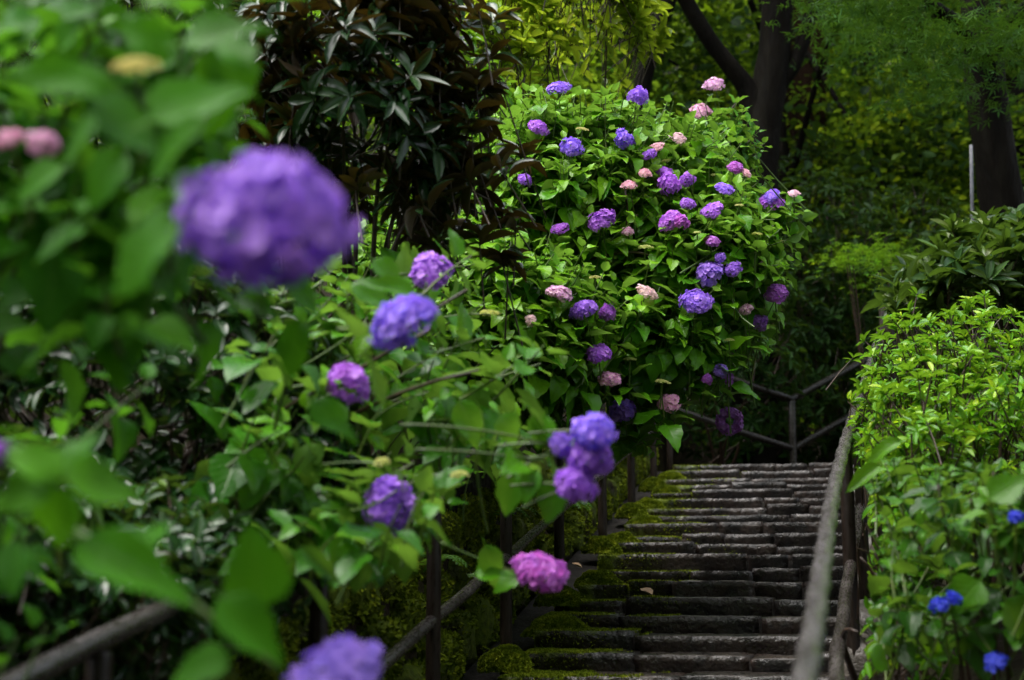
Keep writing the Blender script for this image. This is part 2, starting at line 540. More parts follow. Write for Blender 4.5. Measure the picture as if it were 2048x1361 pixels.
def tufts(pts, nrm, h=0.011):
    """tiny upright moss leaves on a surface: two crossed blades a point"""
    n = len(pts)
    d = unit(nrm + RNG.normal(size=(n, 3)) * 0.55)
    s = unit(np.cross(d, RNG.normal(size=(n, 3))))
    hh = h * RNG.uniform(0.5, 1.4, (n, 1))
    w = hh * 0.42
    p = pts - nrm * 0.003
    V = np.stack([p - s * w, p + s * w, p + d * hh * 0.7 + s * w * 0.6, p + d * hh], 1).reshape(-1, 3)
    return V, np.arange(4 * n).reshape(n, 4)


stair = empty('stone_staircase', (-0.7, 6.0, float(zs(6.0))), 'flight of rough wet stone steps climbing between two handrails', 'staircase')
bed = Geo()
moss = Geo()
N_STEP = 33
Y0 = 12.42 - TR * (N_STEP - 1)
STEP_INFO = []
seed = 1
mound_pts = []
for k in range(N_STEP):
    y = Y0 + k * TR
    z = SL * y + 0.0
    x0, x1 = XL - 0.02, float(xr(y)) + 0.02
    last = k == N_STEP - 1
    depth = 0.46 if not last else 0.5
    # mortar core of the step
    c = np.array([[x0 + .02, y + 0.055, z - 0.20], [x1 - .02, y + 0.055, z - 0.20], [x1 - .02, y + 0.9, z - 0.20], [x0 + .02, y + 0.9, z - 0.20]])
    t = c + [0, 0, 0.172]
    bed.add(np.vstack([c, t]), [(4, 5, 6, 7), (0, 1, 5, 4), (1, 2, 6, 5), (2, 3, 7, 6), (3, 0, 4, 7)])
    x = x0
    first = True
    while x < x1 - 0.08:
        w = random.choice((random.uniform(0.2, 0.35), random.uniform(0.4, 0.7), random.uniform(0.5, 0.95)))
        if x + w > x1 - 0.16:
            w = x1 - x
        far_step = y < 3.2
        hz = (RI + 0.055) / 2
        top = z + random.uniform(-0.016, 0.016)
        hy = depth / 2
        V, Q = stone(w / 2 - random.uniform(0.002, 0.008), hy, hz, random.uniform(0.004, 0.011), 0.019, seed, max(3, int(w / 0.04)), 4, 4, 8.5, True)
        seed += 1
        V[:, 1] += 0.045 * (hz - V[:, 2]) / (2 * hz) * (V[:, 1] < 0)      # faces undercut below the nosing, shaped to darken the risers
        V = V + [x + w / 2, y + hy + random.uniform(-0.026, 0.022), top - hz]
        o = link('step_stone', np_mesh('step_stone', V, Q, M_STEP), stair)
        STEP_INFO.append((x, x + w, y, top))
        # moss on the bank side
        f = Q[:len(V)]
        cen = V[Q].mean(1)
        e1, e2 = V[Q[:, 1]] - V[Q[:, 0]], V[Q[:, 3]] - V[Q[:, 0]]
        nr = np.cross(e1, e2)
        ar = np.linalg.norm(nr, axis=1)
        nr = unit(nr)
        nz_ = np.array([mnoise.noise(Vector(cc * 4.0) + Vector((3, 1, 7))) for cc in cen])
        want = np.clip((-0.98 - cen[:, 0]) * 1.9 + nz_ * 1.0 - 0.05, 0, 1) * np.clip(nr[:, 2] * 0.7 + 0.45, 0, 1) * (cen[:, 2] > z - RI - 0.01)
        want = np.where(nr[:, 1] > 0.5, 0, want)
        if y > 3.5:
            cnt = RNG.poisson(want * ar * 80000 * np.clip(7.0 / max(y, 5), 0.5, 1.2))
            sel = np.repeat(np.arange(len(Q)), cnt)
            if len(sel):
                r1, r2 = RNG.uniform(size=(len(sel), 1)), RNG.uniform(size=(len(sel), 1))
                pp = V[Q[sel, 0]] * (1 - r1) * (1 - r2) + V[Q[sel, 1]] * r1 * (1 - r2) + V[Q[sel, 2]] * r1 * r2 + V[Q[sel, 3]] * (1 - r1) * r2
                moss.add(*tufts(pp, nr[sel]))
        x += w
        first = False
link('stair_bed', bed.mesh('stair_bed', M_BED, smooth=False), stair)


def cushion(p, r, hgt, sd):
    """moss cushion: lumpy dome with blades; returns dome geometry"""
    nu, nv = 14, 7
    V, Q = [], []
    for j in range(nv + 1):
        a = j / nv * math.pi / 2 * 1.05
        for i in range(nu):
            b = i / nu * 2 * math.pi
            d = np.array([math.cos(b) * math.cos(a), math.sin(b) * math.cos(a), math.sin(a)])
            rr = 1 + 0.22 * mnoise.noise(Vector(d * 2.2) + Vector((sd, sd * 2, 1)))
            V.append(np.array(p) + d * rr * np.array([r, r * 0.85, hgt]))
    for j in range(nv):
        for i in range(nu):
            k2 = (i + 1) % nu
            Q.append((j * nu + i, j * nu + k2, (j + 1) * nu + k2, (j + 1) * nu + i))
    V, Q = np.array(V), np.array(Q)
    n = int(8000 * r * r / 0.0144)
    sel = RNG.integers(0, len(Q), n)
    r1, r2 = RNG.uniform(size=(n, 1)), RNG.uniform(size=(n, 1))
    pp = V[Q[sel, 0]] * (1 - r1) * (1 - r2) + V[Q[sel, 1]] * r1 * (1 - r2) + V[Q[sel, 2]] * r1 * r2 + V[Q[sel, 3]] * (1 - r1) * r2
    nn = unit((pp - np.array(p)) / np.array([r * r, r * r * .72, hgt * hgt]))
    tv, tq = tufts(pp, nn, 0.012)
    return np.vstack([V, tv]), np.vstack([Q, tq + len(V)])


POST_L = [1.35, 2.65, 3.88, 5.05, 6.20, 7.42, 8.82, 10.1, 11.35, 12.5]
for i, (yy, dx, r) in enumerate([(5.62, 0.10, .13), (6.72, 0.08, .16), (7.95, 0.10, .13), (8.95, 0.06, .15), (9.6, 0.12, .13), (10.35, 0.04, .14), (11.1, 0.1, .12), (11.9, 0.05, .13), (4.9, 0.02, .14)]):
    kstep = math.floor((yy - Y0) / TR)
    zz = SL * (Y0 + kstep * TR)
    V, Q = cushion((XL + dx - 0.02, Y0 + kstep * TR + 0.16, zz - 0.02), r, r * 0.62, i * 3.3)
    moss.add(V, Q)
for i, yy in enumerate(POST_L[2:9]):
    V, Q = cushion((XL - 0.045, yy - 0.02, float(SL * yy) - 0.05), 0.12, 0.10, 50 + i * 2.1)
    moss.add(V, Q)
link('moss', moss.mesh('moss', M_MOSS), stair, stuff=True)

# gutter strip between steps and wall, then the retaining wall
gut = Geo()
ys = np.linspace(0.4, 12.9, 60)
gl = np.stack([np.full(60, WALL_X - 0.02), ys, SL * ys - 0.10], 1)
gr = np.stack([np.full(60, XL), ys, SL * ys - 0.115], 1)
gut.add(np.vstack([gl, gr]), [(i, i + 60, i + 61, i + 1) for i in range(59)])
g = link('gutter', gut.mesh('gutter', M_BED))
g['kind'] = 'structure'

wall = empty('retaining_wall', (WALL_X, 6.0, float(zs(6.0))), 'low mossy stone retaining wall along the left edge of the steps', 'wall')
wmoss = Geo()
yy = 0.4
row_h = [0.27, 0.25, 0.24]
for r_i in range(3):
    y = 0.3 + r_i * 0.13
    zrow = sum(row_h[:r_i]) - 0.12
    while y < 12.9:
        w = random.uniform(0.24, 0.5)
        hz = row_h[r_i] / 2
        V, Q = stone(0.13, w / 2 - 0.008, hz - 0.006, 0.06, 0.026, seed, 3, 5, 4, 5.0)
        seed += 1
        V = V + [WALL_X - 0.13 - 0.03 * r_i + random.uniform(-.02, .02), y + w / 2, float(SL * (y + w / 2)) + zrow + hz]
        link('wall_stone', np_mesh('wall_stone', V, Q, M_WALLST), wall)
        if y > 1.0:
            cen = V[Q].mean(1)
            e1, e2 = V[Q[:, 1]] - V[Q[:, 0]], V[Q[:, 3]] - V[Q[:, 0]]
            nr = np.cross(e1, e2)
            ar = np.linalg.norm(nr, axis=1)
            nr = unit(nr)
            nz_ = np.array([mnoise.noise(Vector(cc * 3.0) + Vector((8, 2, 1))) for cc in cen])
            want = np.clip(0.42 + nz_ * 1.3, 0, 1) * (nr[:, 0] > -0.3) * (cen[:, 0] > WALL_X - 0.25)
            cnt = RNG.poisson(want * ar * 9000)
            sel = np.repeat(np.arange(len(Q)), cnt)
            if len(sel):
                r1, r2 = RNG.uniform(size=(len(sel), 1)), RNG.uniform(size=(len(sel), 1))
                pp = V[Q[sel, 0]] * (1 - r1) * (1 - r2) + V[Q[sel, 1]] * r1 * (1 - r2) + V[Q[sel, 2]] * r1 * r2 + V[Q[sel, 3]] * (1 - r1) * r2
                wmoss.add(*tufts(pp, nr[sel], 0.02))
        y += w
link('moss', wmoss.mesh('wall_moss', M_MOSS), wall, stuff=True)


# ------------------------------------------------------------------ handrails
def wobbly(pts, n=10, amp=0.006):
    pts = np.asarray(pts, float)
    out = []
    for i in range(len(pts) - 1):
        t = np.linspace(0, 1, n, endpoint=(i == len(pts) - 2))[:, None]
        out.append(pts[i] * (1 - t) + pts[i + 1] * t)
    out = np.vstack(out)
    ph = np.arange(len(out))
    amp = amp * 0.4
    out[:, 0] += amp * np.sin(ph * 0.9)
    out[:, 2] += amp * np.sin(ph * 0.67 + 1)
    return out


def smooth_path(pts, n=40):
    pts = np.asarray(pts, float)
    t = np.linspace(0, 1, len(pts))
    u = np.linspace(0, 1, n)
    q = np.stack([np.interp(u, t, pts[:, i]) for i in range(3)], 1)
    for _ in range(14):
        q[1:-1] = q[:-2] * .25 + q[1:-1] * .5 + q[2:] * .25
    return q[::2]


def rail(name, pts, r, mat, parent):
    g = Geo()
    g.tube(wobbly(pts), r, 12)
    return link(name, g.mesh(name, mat), parent)


def post(x, y, z0, z1, r, parent, mat=None):
    g = Geo()
    pts = [(x, y, z0), (x, y, z0 + (z1 - z0) * .33), (x, y, z0 + (z1 - z0) * .66), (x, y, z1 - 0.01), (x, y, z1)]
    g.tube(pts, [r, r, r * .98, r * .97, r * .85], 12, wob=0.015)
    return link('post', g.mesh('post', mat or M_POST), parent)


RX = XL - 0.045
hl = empty('handrail', (RX, 6.2, float(zs(6.2))), 'weathered log handrail with dark posts on the left of the steps, half buried in hydrangea', 'handrail', 'handrails along the steps')
for y in POST_L:
    post(RX, y, float(SL * y) - 0.3, float(SL * y) + 0.95, 0.028, hl)
rail('top_rail', [(RX, y, SL * y + 0.97) for y in [0.3] + POST_L], 0.024, M_RAILD, hl)
rail('lower_rail', [(RX, y, SL * y + 0.44) for y in [0.3] + POST_L], 0.023, M_RAILD, hl)

hr = empty('handrail', (0.05, 6.2, float(zs(6.2))), 'grey log handrail at the right of the steps bordering the yellow-green azalea', 'handrail', 'handrails along the steps')
rp_ = [P(1560, 1660, 1.75), P(1612, 1361, 2.5), P(1643, 1150, 3.4), P(1663, 985, 4.75), P(1691, 883, 6.0), P(1714, 808, 7.2), P(1738, 738, 8.4), P(1764, 655, 9.7)]
rail('top_rail', smooth_path(rp_), 0.0245, M_RAIL, hr)
lr = []
for (a, zz) in [((1690, 880), 6.0), ((1714, 808), 7.2), ((1738, 738), 8.4), ((1764, 655), 9.7)]:
    p = P(a[0], a[1], zz)
    post(p[0], p[1], p[2] - 1.25, p[2] - 0.02, 0.029 if zz < 9 else 0.036, hr)
    lr.append(p + [0, 0, -0.52])
for p in (rp_[3], rp_[2], rp_[1], rp_[0]):
    lr.insert(0, np.array(p) + [0, 0, -0.52])
p = P(1652, 1165, 3.35)
rail('lower_rail', lr[1:], 0.024, M_RAILD, hr)
pt = P(1768, 655, 9.7)
post(pt[0] + .02, pt[1] + .03, pt[2] - 1.0, pt[2] + 0.24, 0.05, hr)

ht = empty('handrail', tuple(P(1585, 905, 13.2)), 'dark two-bar railing crossing behind the top of the steps and turning uphill', 'handrail', 'handrails along the steps')
pc = P(1583, 800, 13.2)
pl = np.array([RX, 12.5, SL * 12.5 + 0.97])
ps = P(1768, 700, 14.6)
pe = P(1900, 620, 15.6)
post(pc[0], pc[1], pc[2] - 1.0, pc[2], 0.036, ht, M_DRAIL)
post(ps[0], ps[1], ps[2] - 1.0, ps[2], 0.036, ht, M_DRAIL)
post(pe[0], pe[1], pe[2] - 1.0, pe[2], 0.036, ht, M_DRAIL)
rail('top_rail', [pl, pc, ps, pe], 0.034, M_DRAIL, ht)
rail('lower_rail', [pl - [0, 0, .46], pc - [0, 0, .46], ps - [0, 0, .46], pe - [0, 0, .46]], 0.032, M_DRAIL, ht)


# ------------------------------------------------------------------ leaf shapes
def grid_leaf(prof, rows, fold=0.25, droop=0.3, twist=0.0, petiole=0.0, cols=4, teeth=0.0, wave=0.0, cup=0.0):
    us = np.linspace(0, 1, rows)
    V, UV = [], []
    for r, u in enumerate(us):
        w = prof(u)
        if 0 < r < rows - 1:
            w *= 1 + teeth * (-1) ** r
        for c in range(cols + 1):
            v = 2 * c / cols - 1
            x = v * w
            y = u
            z = fold * abs(x) - droop * u * u + wave * math.sin(u * 9 + v * 2) * abs(v) * 0.06 + cup * x * x
            a = twist * u
            V.append((x * math.cos(a) - z * math.sin(a) * 0.2, y - (0.03 if (r % 2 and abs(v) == 1 and teeth) else 0), z + x * math.sin(a)))
            UV.append((v, u))
    Q = []
    cc = cols + 1
    for r in range(rows - 1):
        for c in range(cols):
            Q.append((r * cc + c, r * cc + c + 1, (r + 1) * cc + c + 1, (r + 1) * cc + c))
    if petiole:
        b = len(V)
        m = cols // 2
        V += [(-0.014, -petiole, 0.02), (0.014, -petiole, 0.02), (0.02, 0.02, 0.004), (-0.02, 0.02, 0.004)]
        UV += [(0, 0), (0, 0), (0, 0), (0, 0)]
        Q.append((b, b + 1, b + 2, b + 3))
    return np.array(V, float), np.array(Q), np.array(UV, float)


def ovate(u):
    return max(0.015, 0.5 * (math.sin(math.pi * min(1, u ** 0.72)) ** 0.85) * (1 - 0.25 * u) * 1.12)


def lance(u):
    return max(0.012, 0.5 * math.sin(math.pi * u ** 0.95) ** 0.75)


LIB = {}
LIB['hyd'] = [grid_leaf(ovate, 8, f, d, t, 0.2, 4, 0.05, wv) for f, d, t, wv in
              ((0.35, 0.10, 0.1, .5), (0.2, 0.28, -0.2, 1), (0.5, 0.4, 0.15, .8), (0.12, 0.18, 0.35, 1.2), (0.3, 0.6, -0.1, .8))]
LIB['rho'] = [grid_leaf(lance, 6, f, d, t, 0.08, 2) for f, d, t in ((0.5, 0.05, 0.0), (0.35, 0.2, 0.3), (0.7, 0.32, -0.2), (0.25, -0.08, 0.15))]
LIB['aza'] = [grid_leaf(lance, 5, f, d, t, 0.0, 2) for f, d, t in ((0.4, 0.05, 0.0), (0.3, 0.25, 0.3), (0.6, 0.15, -0.2))]
LIB['wood'] = [grid_leaf(lambda u: max(.03, .5 * math.sin(math.pi * u ** .8)), 4, f, d, t, 0.0, 2) for f, d, t in ((0.3, 0.2, 0.1), (0.5, 0.05, -0.3))]


def maple_shape(curl):
    V = [(0, 0.05, 0)]
    UV = [(0, 0)]
    Q = []
    angs = [-125, -62, 0, 62, 125]
    lens = [0.5, 0.82, 1.0, 0.82, 0.5]
    for a, L in zip(angs, lens):
        a = math.radians(a)
        b = len(V)
        for da, ll in ((-0.24, 0.42), (0, 1.0), (0.24, 0.42)):
            r = L * ll
            V.append((math.sin(a + da) * r, 0.05 + math.cos(a + da) * r, -curl * r * r))
            UV.append((1, 1))
        Q.append((0, b + 2, b + 1, b))
    return np.array(V, float), np.array(Q), np.array(UV, float)


LIB['maple'] = [maple_shape(0.15), maple_shape(0.4)]
_mc = {}
NT = 6


def lib_mesh(lib, s, t, mat):
    k = (lib, s, t, mat.name)
    if k not in _mc:
        V, Q, UV = LIB[lib][s]
        _mc[k] = np_mesh(lib + '_leaf', V, Q, mat, np.full(len(V), (t + 0.5) / NT), UV)
    return _mc[k]


def frames(d, nrm):
    y = unit(d)
    z = nrm - (nrm * y).sum(-1, keepdims=True) * y
    z = unit(z)
    x = np.cross(y, z)
    return x, y, z


# screen windows that the photograph leaves open (steps, far railing): foliage there is pruned away
OPEN_STEPS = [(1345, 935), (1420, 800), (1560, 800), (1700, 760), (1672, 960), (1585, 1361), (1060, 1361), (1130, 1215), (1165, 1120), (1240, 1085), (1300, 1010)]
OPEN_POSTS = [(1668, 980), (1692, 905), (1722, 960), (1742, 1110), (1720, 1361), (1590, 1361)]
OPEN_WALL = [(610, 1361), (690, 1215), (850, 1150), (930, 1075), (985, 980), (1220, 985), (1220, 1120), (1060, 1361)]
OPEN_RAIL = [(-40, 1361), (-40, 1330), (180, 1240), (330, 1175), (450, 1130), (450, 1190), (330, 1250), (90, 1361)]


class Plant:
    def __init__(s, name, label, cat, base, group=None):
        s.base = np.array(base, float)
        s.root = empty(name, tuple(s.base), label, cat, group)
        s.A = []
        s.stems = Geo()
        s.clear = []
        s.protect = False
        s.windows = []

    def add(s, lib, pos, d, nrm, length, width, tint, shape=None):
        pos = np.atleast_2d(pos)
        n = len(pos)
        d = np.broadcast_to(np.atleast_2d(d), (n, 3))
        nrm = np.broadcast_to(np.atleast_2d(nrm), (n, 3))
        length = np.broadcast_to(np.asarray(length, float), (n,))
        width = np.broadcast_to(np.asarray(width, float), (n,))
        tint = np.broadcast_to(np.asarray(tint, float), (n,))
        sh = RNG.integers(0, len(LIB[lib]), n) if shape is None else np.full(n, shape)
        s.A.append((pos, d, nrm, length, width, tint, sh, np.full(n, s.protect)))
        s.lib = lib

    def flower_clear(s, p, r_px):
        px, py, Z = proj(p)
        s.clear.append((px[0], py[0], r_px, Z[0]))

    def finish(s, mat, stem_mat, nobj=300, windows=(), leaf_name='leaf', zguard=99.0):
        pos, d, nrm, L, W, T, S, PR = [np.concatenate([a[i] for a in s.A]) for i in range(8)]
        x, y, z = frames(d, nrm)
        mid = pos + y * (L * 0.5)[:, None]
        px, py, Z = proj(mid)
        keep = np.ones(len(pos), bool)
        for (cx, cy, r, cz) in s.clear:
            for pt in (mid, pos + y * L[:, None] * 0.9, pos + y * L[:, None] * 0.15):
                qx, qy, qz = proj(pt)
                keep &= ~(((qx - cx) ** 2 + (qy - cy) ** 2 < r * r) & (qz < cz + 0.02))
        for w in windows:
            for pt in (mid, pos + y * L[:, None]):
                qx, qy, qz = proj(pt)
                keep &= ~(in_poly(qx, qy, w) & (qz < zguard)) | PR
        pos, L, W, T, S, x, y, z, px, py, Z, mid = [q[keep] for q in (pos, L, W, T, S, x, y, z, px, py, Z, mid)]
        view = unit(mid - CAMP)
        face = np.abs((z * view).sum(1)) * 0.8 + 0.2
        inn = (px > -20) & (px < 2068) & (py > -20) & (py < 1381) & (Z > 0.3)
        cx = np.clip((px / 26).astype(int), -1, 80) + 1
        cy = np.clip((py / 26).astype(int), -1, 55) + 1
        cell = cx * 60 + cy
        zm = np.full(90 * 60, 1e9)
        np.minimum.at(zm, cell[inn], Z[inn])
        vis = 1 / (1 + (Z - zm[cell]).clip(0) / 0.07)
        score = np.where(inn, L * W * face / Z.clip(0.3) ** 2 * vis, 0)
        order = np.argsort(-score)
        nobj = min(nobj, int(inn.sum()))
        top, rest = order[:nobj], order[nobj:]
        for i in top:
            o = bpy.data.objects.new(leaf_name, lib_mesh(s.lib, int(S[i]), int(min(NT - 1, max(0, T[i] * NT))), mat))
            COL.objects.link(o)
            o.parent = s.root
            wx, ly, zz = x[i] * W[i], y[i] * L[i], z[i] * L[i] * 0.7
            p = pos[i] - s.base
            o.matrix_local = Matrix(((wx[0], ly[0], zz[0], p[0]), (wx[1], ly[1], zz[1], p[1]), (wx[2], ly[2], zz[2], p[2]), (0, 0, 0, 1)))
        if len(rest):
            VV, QQ, TT, UU, nb = [], [], [], [], 0
            for si, (V, Q, UV) in enumerate(LIB[s.lib]):
                r = rest[S[rest] == si]
                if not len(r):
                    continue
                M = np.stack([x[r] * W[r][:, None], y[r] * L[r][:, None], z[r] * (L[r] * 0.7)[:, None]], 1)
                v = np.einsum('vk,nkj->nvj', V, M) + pos[r][:, None, :]
                VV.append(v.reshape(-1, 3))
                QQ.append((Q[None] + (np.arange(len(r)) * len(V))[:, None, None]).reshape(-1, 4) + nb)
                TT.append(np.repeat(T[r], len(V)))
                UU.append(np.tile(UV, (len(r), 1)))
                nb += len(r) * len(V)
            link('foliage', np_mesh('foliage', np.vstack(VV), np.vstack(QQ), mat, np.concatenate(TT).clip(0.02, 0.98), np.vstack(UU)), s.root, stuff=True)
        if s.stems.n:
            link('twigs', s.stems.mesh('twigs', stem_mat), s.root, stuff=True)
        return len(pos)

    def branch(s, pts, r0, r1, mat, name='branch'):
        g = Geo()
        pts = np.asarray(pts)
        g.tube(pts, np.linspace(r0, r1, len(pts)), 7)
        return link(name, g.mesh(name, mat), s.root)


def rand_perp(d, n):
    r = RNG.normal(size=(n, 3))
    r -= (r * d).sum(-1, keepdims=True) * d
    return unit(r)


def hyd_shoot(pl, tip, D, size, pairs=4, tint0=0.5, young=True, flower=False, stem=0.3, droop=0.0, sr=0.0026):
    """one hydrangea shoot: opposite pairs of leaves down from the tip"""
    D = unit(D)
    if not flower and pl.windows:
        for pt in (tip, tip - D * stem, tip - D * stem - ZUP * stem * 0.4, tip - ZUP * size * 0.8):
            qx, qy, _ = proj(pt)
            if any(in_poly(qx, qy, w)[0] for w in pl.windows):
                return
    r0 = rand_perp(D[None], 1)[0]
    r1 = np.cross(D, r0)
    back = 0.0 if not flower else size * 0.25
    pos, dd, nn, LL, WW, TT = [], [], [], [], [], []
    for k in range(pairs):
        rr = r0 if k % 2 == 0 else r1
        sz = size * min(1.0, (0.42 if (young and not flower) else 0.8) + 0.24 * k) * random.uniform(0.82, 1.15)
        el = (0.75 if (k == 0 and not flower) else 0.30) - 0.16 * k - droop
        for sg in (1, -1):
            rv = unit(rr * sg + RNG.normal(size=3) * 0.22)
            e = el + random.uniform(-0.25, 0.25)
            d = unit(rv * math.cos(e) + D * math.sin(e) - ZUP * 0.12 * k)
            pos.append(tip - D * back + rv * size * 0.16)
            dd.append(d)
            nn.append(unit(D * 0.7 + ZUP * 0.9 - rv * 0.15 + RNG.normal(size=3) * 0.22))
            LL.append(sz)
            WW.append(sz * random.uniform(0.60, 0.76))
            TT.append(np.clip(tint0 + (0.22 - 0.13 * k if young else -0.1 * k) + random.gauss(0, 0.10), 0.02, 0.98))
        back += size * random.uniform(0.30, 0.5)
    pl.add('hyd', np.array(pos), np.array(dd), np.array(nn), LL, WW, TT)
    a = tip - D * stem + (-ZUP * 0.3 + RNG.normal(size=3) * 0.25) * stem
    pl.stems.tube(curve3(a, tip - D * stem * 0.5, tip + D * 0.01, 5), [sr * 1.7, sr * 1.5, sr * 1.25, sr * 1.1, sr * 0.9], 5, cap=False)


def ell_samples(ells, n, front=0.75, up=-0.3):
    """points on the outside of a union of ellipsoids (centre, radii in camera right/up/forward axes)"""
    B = np.stack([RGT, ZUP, np.cross(ZUP, RGT)])
    pts, nrm = [], []
    wts = np.array([e[1][0] * e[1][1] for e in ells])
    wts = wts / wts.sum()
    while len(pts) < n:
        e = ells[RNG.choice(len(ells), p=wts)]
        u = unit(RNG.normal(size=3))
        if u[2] > 0.25 and random.random() < front:
            u[2] = -u[2]
        if u[1] < up:
            continue
        c, r = e[0], np.array(e[1])
        p = c + (u * r) @ B
        inside = False
        for e2 in ells:
            if e2 is e:
                continue
            q = (B @ (p - e2[0])) / np.array(e2[1])
            if q @ q < 0.85:
                inside = True
                break
        if inside:
            continue
        pts.append(p)
        nrm.append(unit((u / r) @ B))
    return np.array(pts), np.array(nrm)


def ray_depth(ells, px, py, default):
    B = np.stack([RGT, ZUP, np.cross(ZUP, RGT)])
    d = P(px, py, 1.0) - CAMP
    best = None
    for c, r in ells:
        r = np.array(r)
        o = (B @ (CAMP - c)) / r
        v = (B @ d) / r
        a, b, cc = v @ v, 2 * o @ v, o @ o - 1
        D = b * b - 4 * a * cc
        if D > 0:
            t = (-b - math.sqrt(D)) / (2 * a)
            if t > 0 and (best is None or t < best):
                best = t
    return best if best else default


# ------------------------------------------------------------------ flower heads
def head_mesh(name, n, fsize, mat, cover=2.2, ring=False, seedv=0, flat=1.0, cup=0.25):
    rng = np.random.default_rng(100 + seedv)
    V, Q, T, U = [], [], [], []
    ga = math.pi * (3 - math.sqrt(5))
    cmin = math.cos(cover)
    an = rng.uniform(0.78, 1.12, 3) if (n > 115 and not ring) else np.ones(3)
    off = rng.normal(size=3) * 3
    pet = [(-0.10, 0.0, 0.0), (-0.40, 0.32, 0.05), (-0.47, 0.72, cup * .8), (-0.2, 1.0, cup * 1.0), (0.2, 1.0, cup * 1.0), (0.47, 0.72, cup * .8), (0.40, 0.32, 0.05), (0.10, 0.0, 0.0)]
    pq = [(0, 1, 6, 7), (1, 2, 5, 6), (2, 3, 4, 5)]
    for i in range(n):
        c = 1 - (1 - cmin) * (i + 0.5) / n
        th = i * ga + rng.normal() * 0.12
        s = math.sqrt(max(0, 1 - c * c))
        if ring:
            a = i / n * 2 * math.pi
            b = rng.uniform(0, 2 * math.pi)
            ctr = np.array([math.cos(a) * (0.72 + 0.3 * math.cos(b)), math.sin(a) * (0.72 + 0.3 * math.cos(b)), 0.3 * math.sin(b)])
            nn = unit(np.array([math.cos(a) * math.cos(b), math.sin(a) * math.cos(b), math.sin(b)]))
        else:
            lump = 1 + 0.36 * mnoise.noise(Vector((s * math.cos(th) * 1.15 + off[0], s * math.sin(th) * 1.15 + off[1], c * 1.15 + off[2])))
            if c < 0.5 and lump < 0.93 and rng.uniform() < 0.6:
                continue
            rr = (0.86 + rng.normal() * 0.045) * lump
            nn = np.array([s * math.cos(th), s * math.sin(th), c])
            ctr = nn * rr * np.array([1, 1, flat]) * an
        nn = unit(nn + rng.normal(size=3) * 0.26)
        x = unit(np.cross(nn, rng.normal(size=3)))
        y = np.cross(nn, x)
        fs = fsize * rng.uniform(0.82, 1.18)
        tt = rng.uniform()
        for k in range(4):
            a = k * math.pi / 2 + rng.normal() * 0.08
            u1 = x * math.cos(a) + y * math.sin(a)
            u2 = np.cross(nn, u1)
            lift = rng.normal() * 0.14
            b = len(V)
            for (vx, vy, vz) in pet:
                V.append(ctr + (u2 * vx * 1.12 + u1 * vy + nn * (vz + lift * vy)) * fs)
                T.append(min(1, max(0, tt + rng.normal() * 0.1)))
                U.append((vx, vy))
            Q += [(b + q[0], b + q[1], b + q[2], b + q[3]) for q in pq]
    return np_mesh(name, np.array(V), np.array(Q), mat, T, np.array(U))


HEADS = {
    'v': [head_mesh('mophead', 125 + 6 * (i % 3), 0.20, M_PETAL, 1.75 + 0.11 * (i % 5), seedv=i) for i in range(9)],
    'p': [head_mesh('pink_mophead', 125, 0.20, M_PETALP, 1.9, seedv=20 + i) for i in range(3)],
    'b': [head_mesh('bud_cluster', 110, 0.13, M_BUD, 1.5, seedv=40 + i, flat=0.8, cup=0.9) for i in range(3)],
    'r': [head_mesh('ring_mophead', 120, 0.20, M_PETAL, ring=True, seedv=60)],
    'l': [head_mesh('sparse_mophead', 46, 0.27, M_PETALB, 1.6, seedv=70 + i, flat=0.6) for i in range(2)],
}
FCOL = {
    'bv': ((0.33, 0.165, 0.86), 'v', 'blue-violet mophead flower'), 'pv': ((0.48, 0.135, 0.78), 'v', 'purple mophead flower'),
    'lv': ((0.36, 0.18, 0.90), 'v', 'light violet mophead flower'),
    'mg': ((0.56, 0.12, 0.62), 'v', 'magenta mophead flower'), 'pk': ((0.80, 0.28, 0.72), 'p', 'pink and cream mophead flower'),
    'cr': ((0.95, 0.56, 0.74), 'p', 'pale cream and pink flower head'), 'bd': ((0.66, 0.70, 0.22), 'b', 'yellow-green cluster of flower buds'),
    'bl': ((0.015, 0.03, 0.50), 'l', 'blue flower head with sparse florets'), 'rg': ((0.30, 0.08, 0.50), 'r', 'purple flower ring with a leaf in the middle'),
}


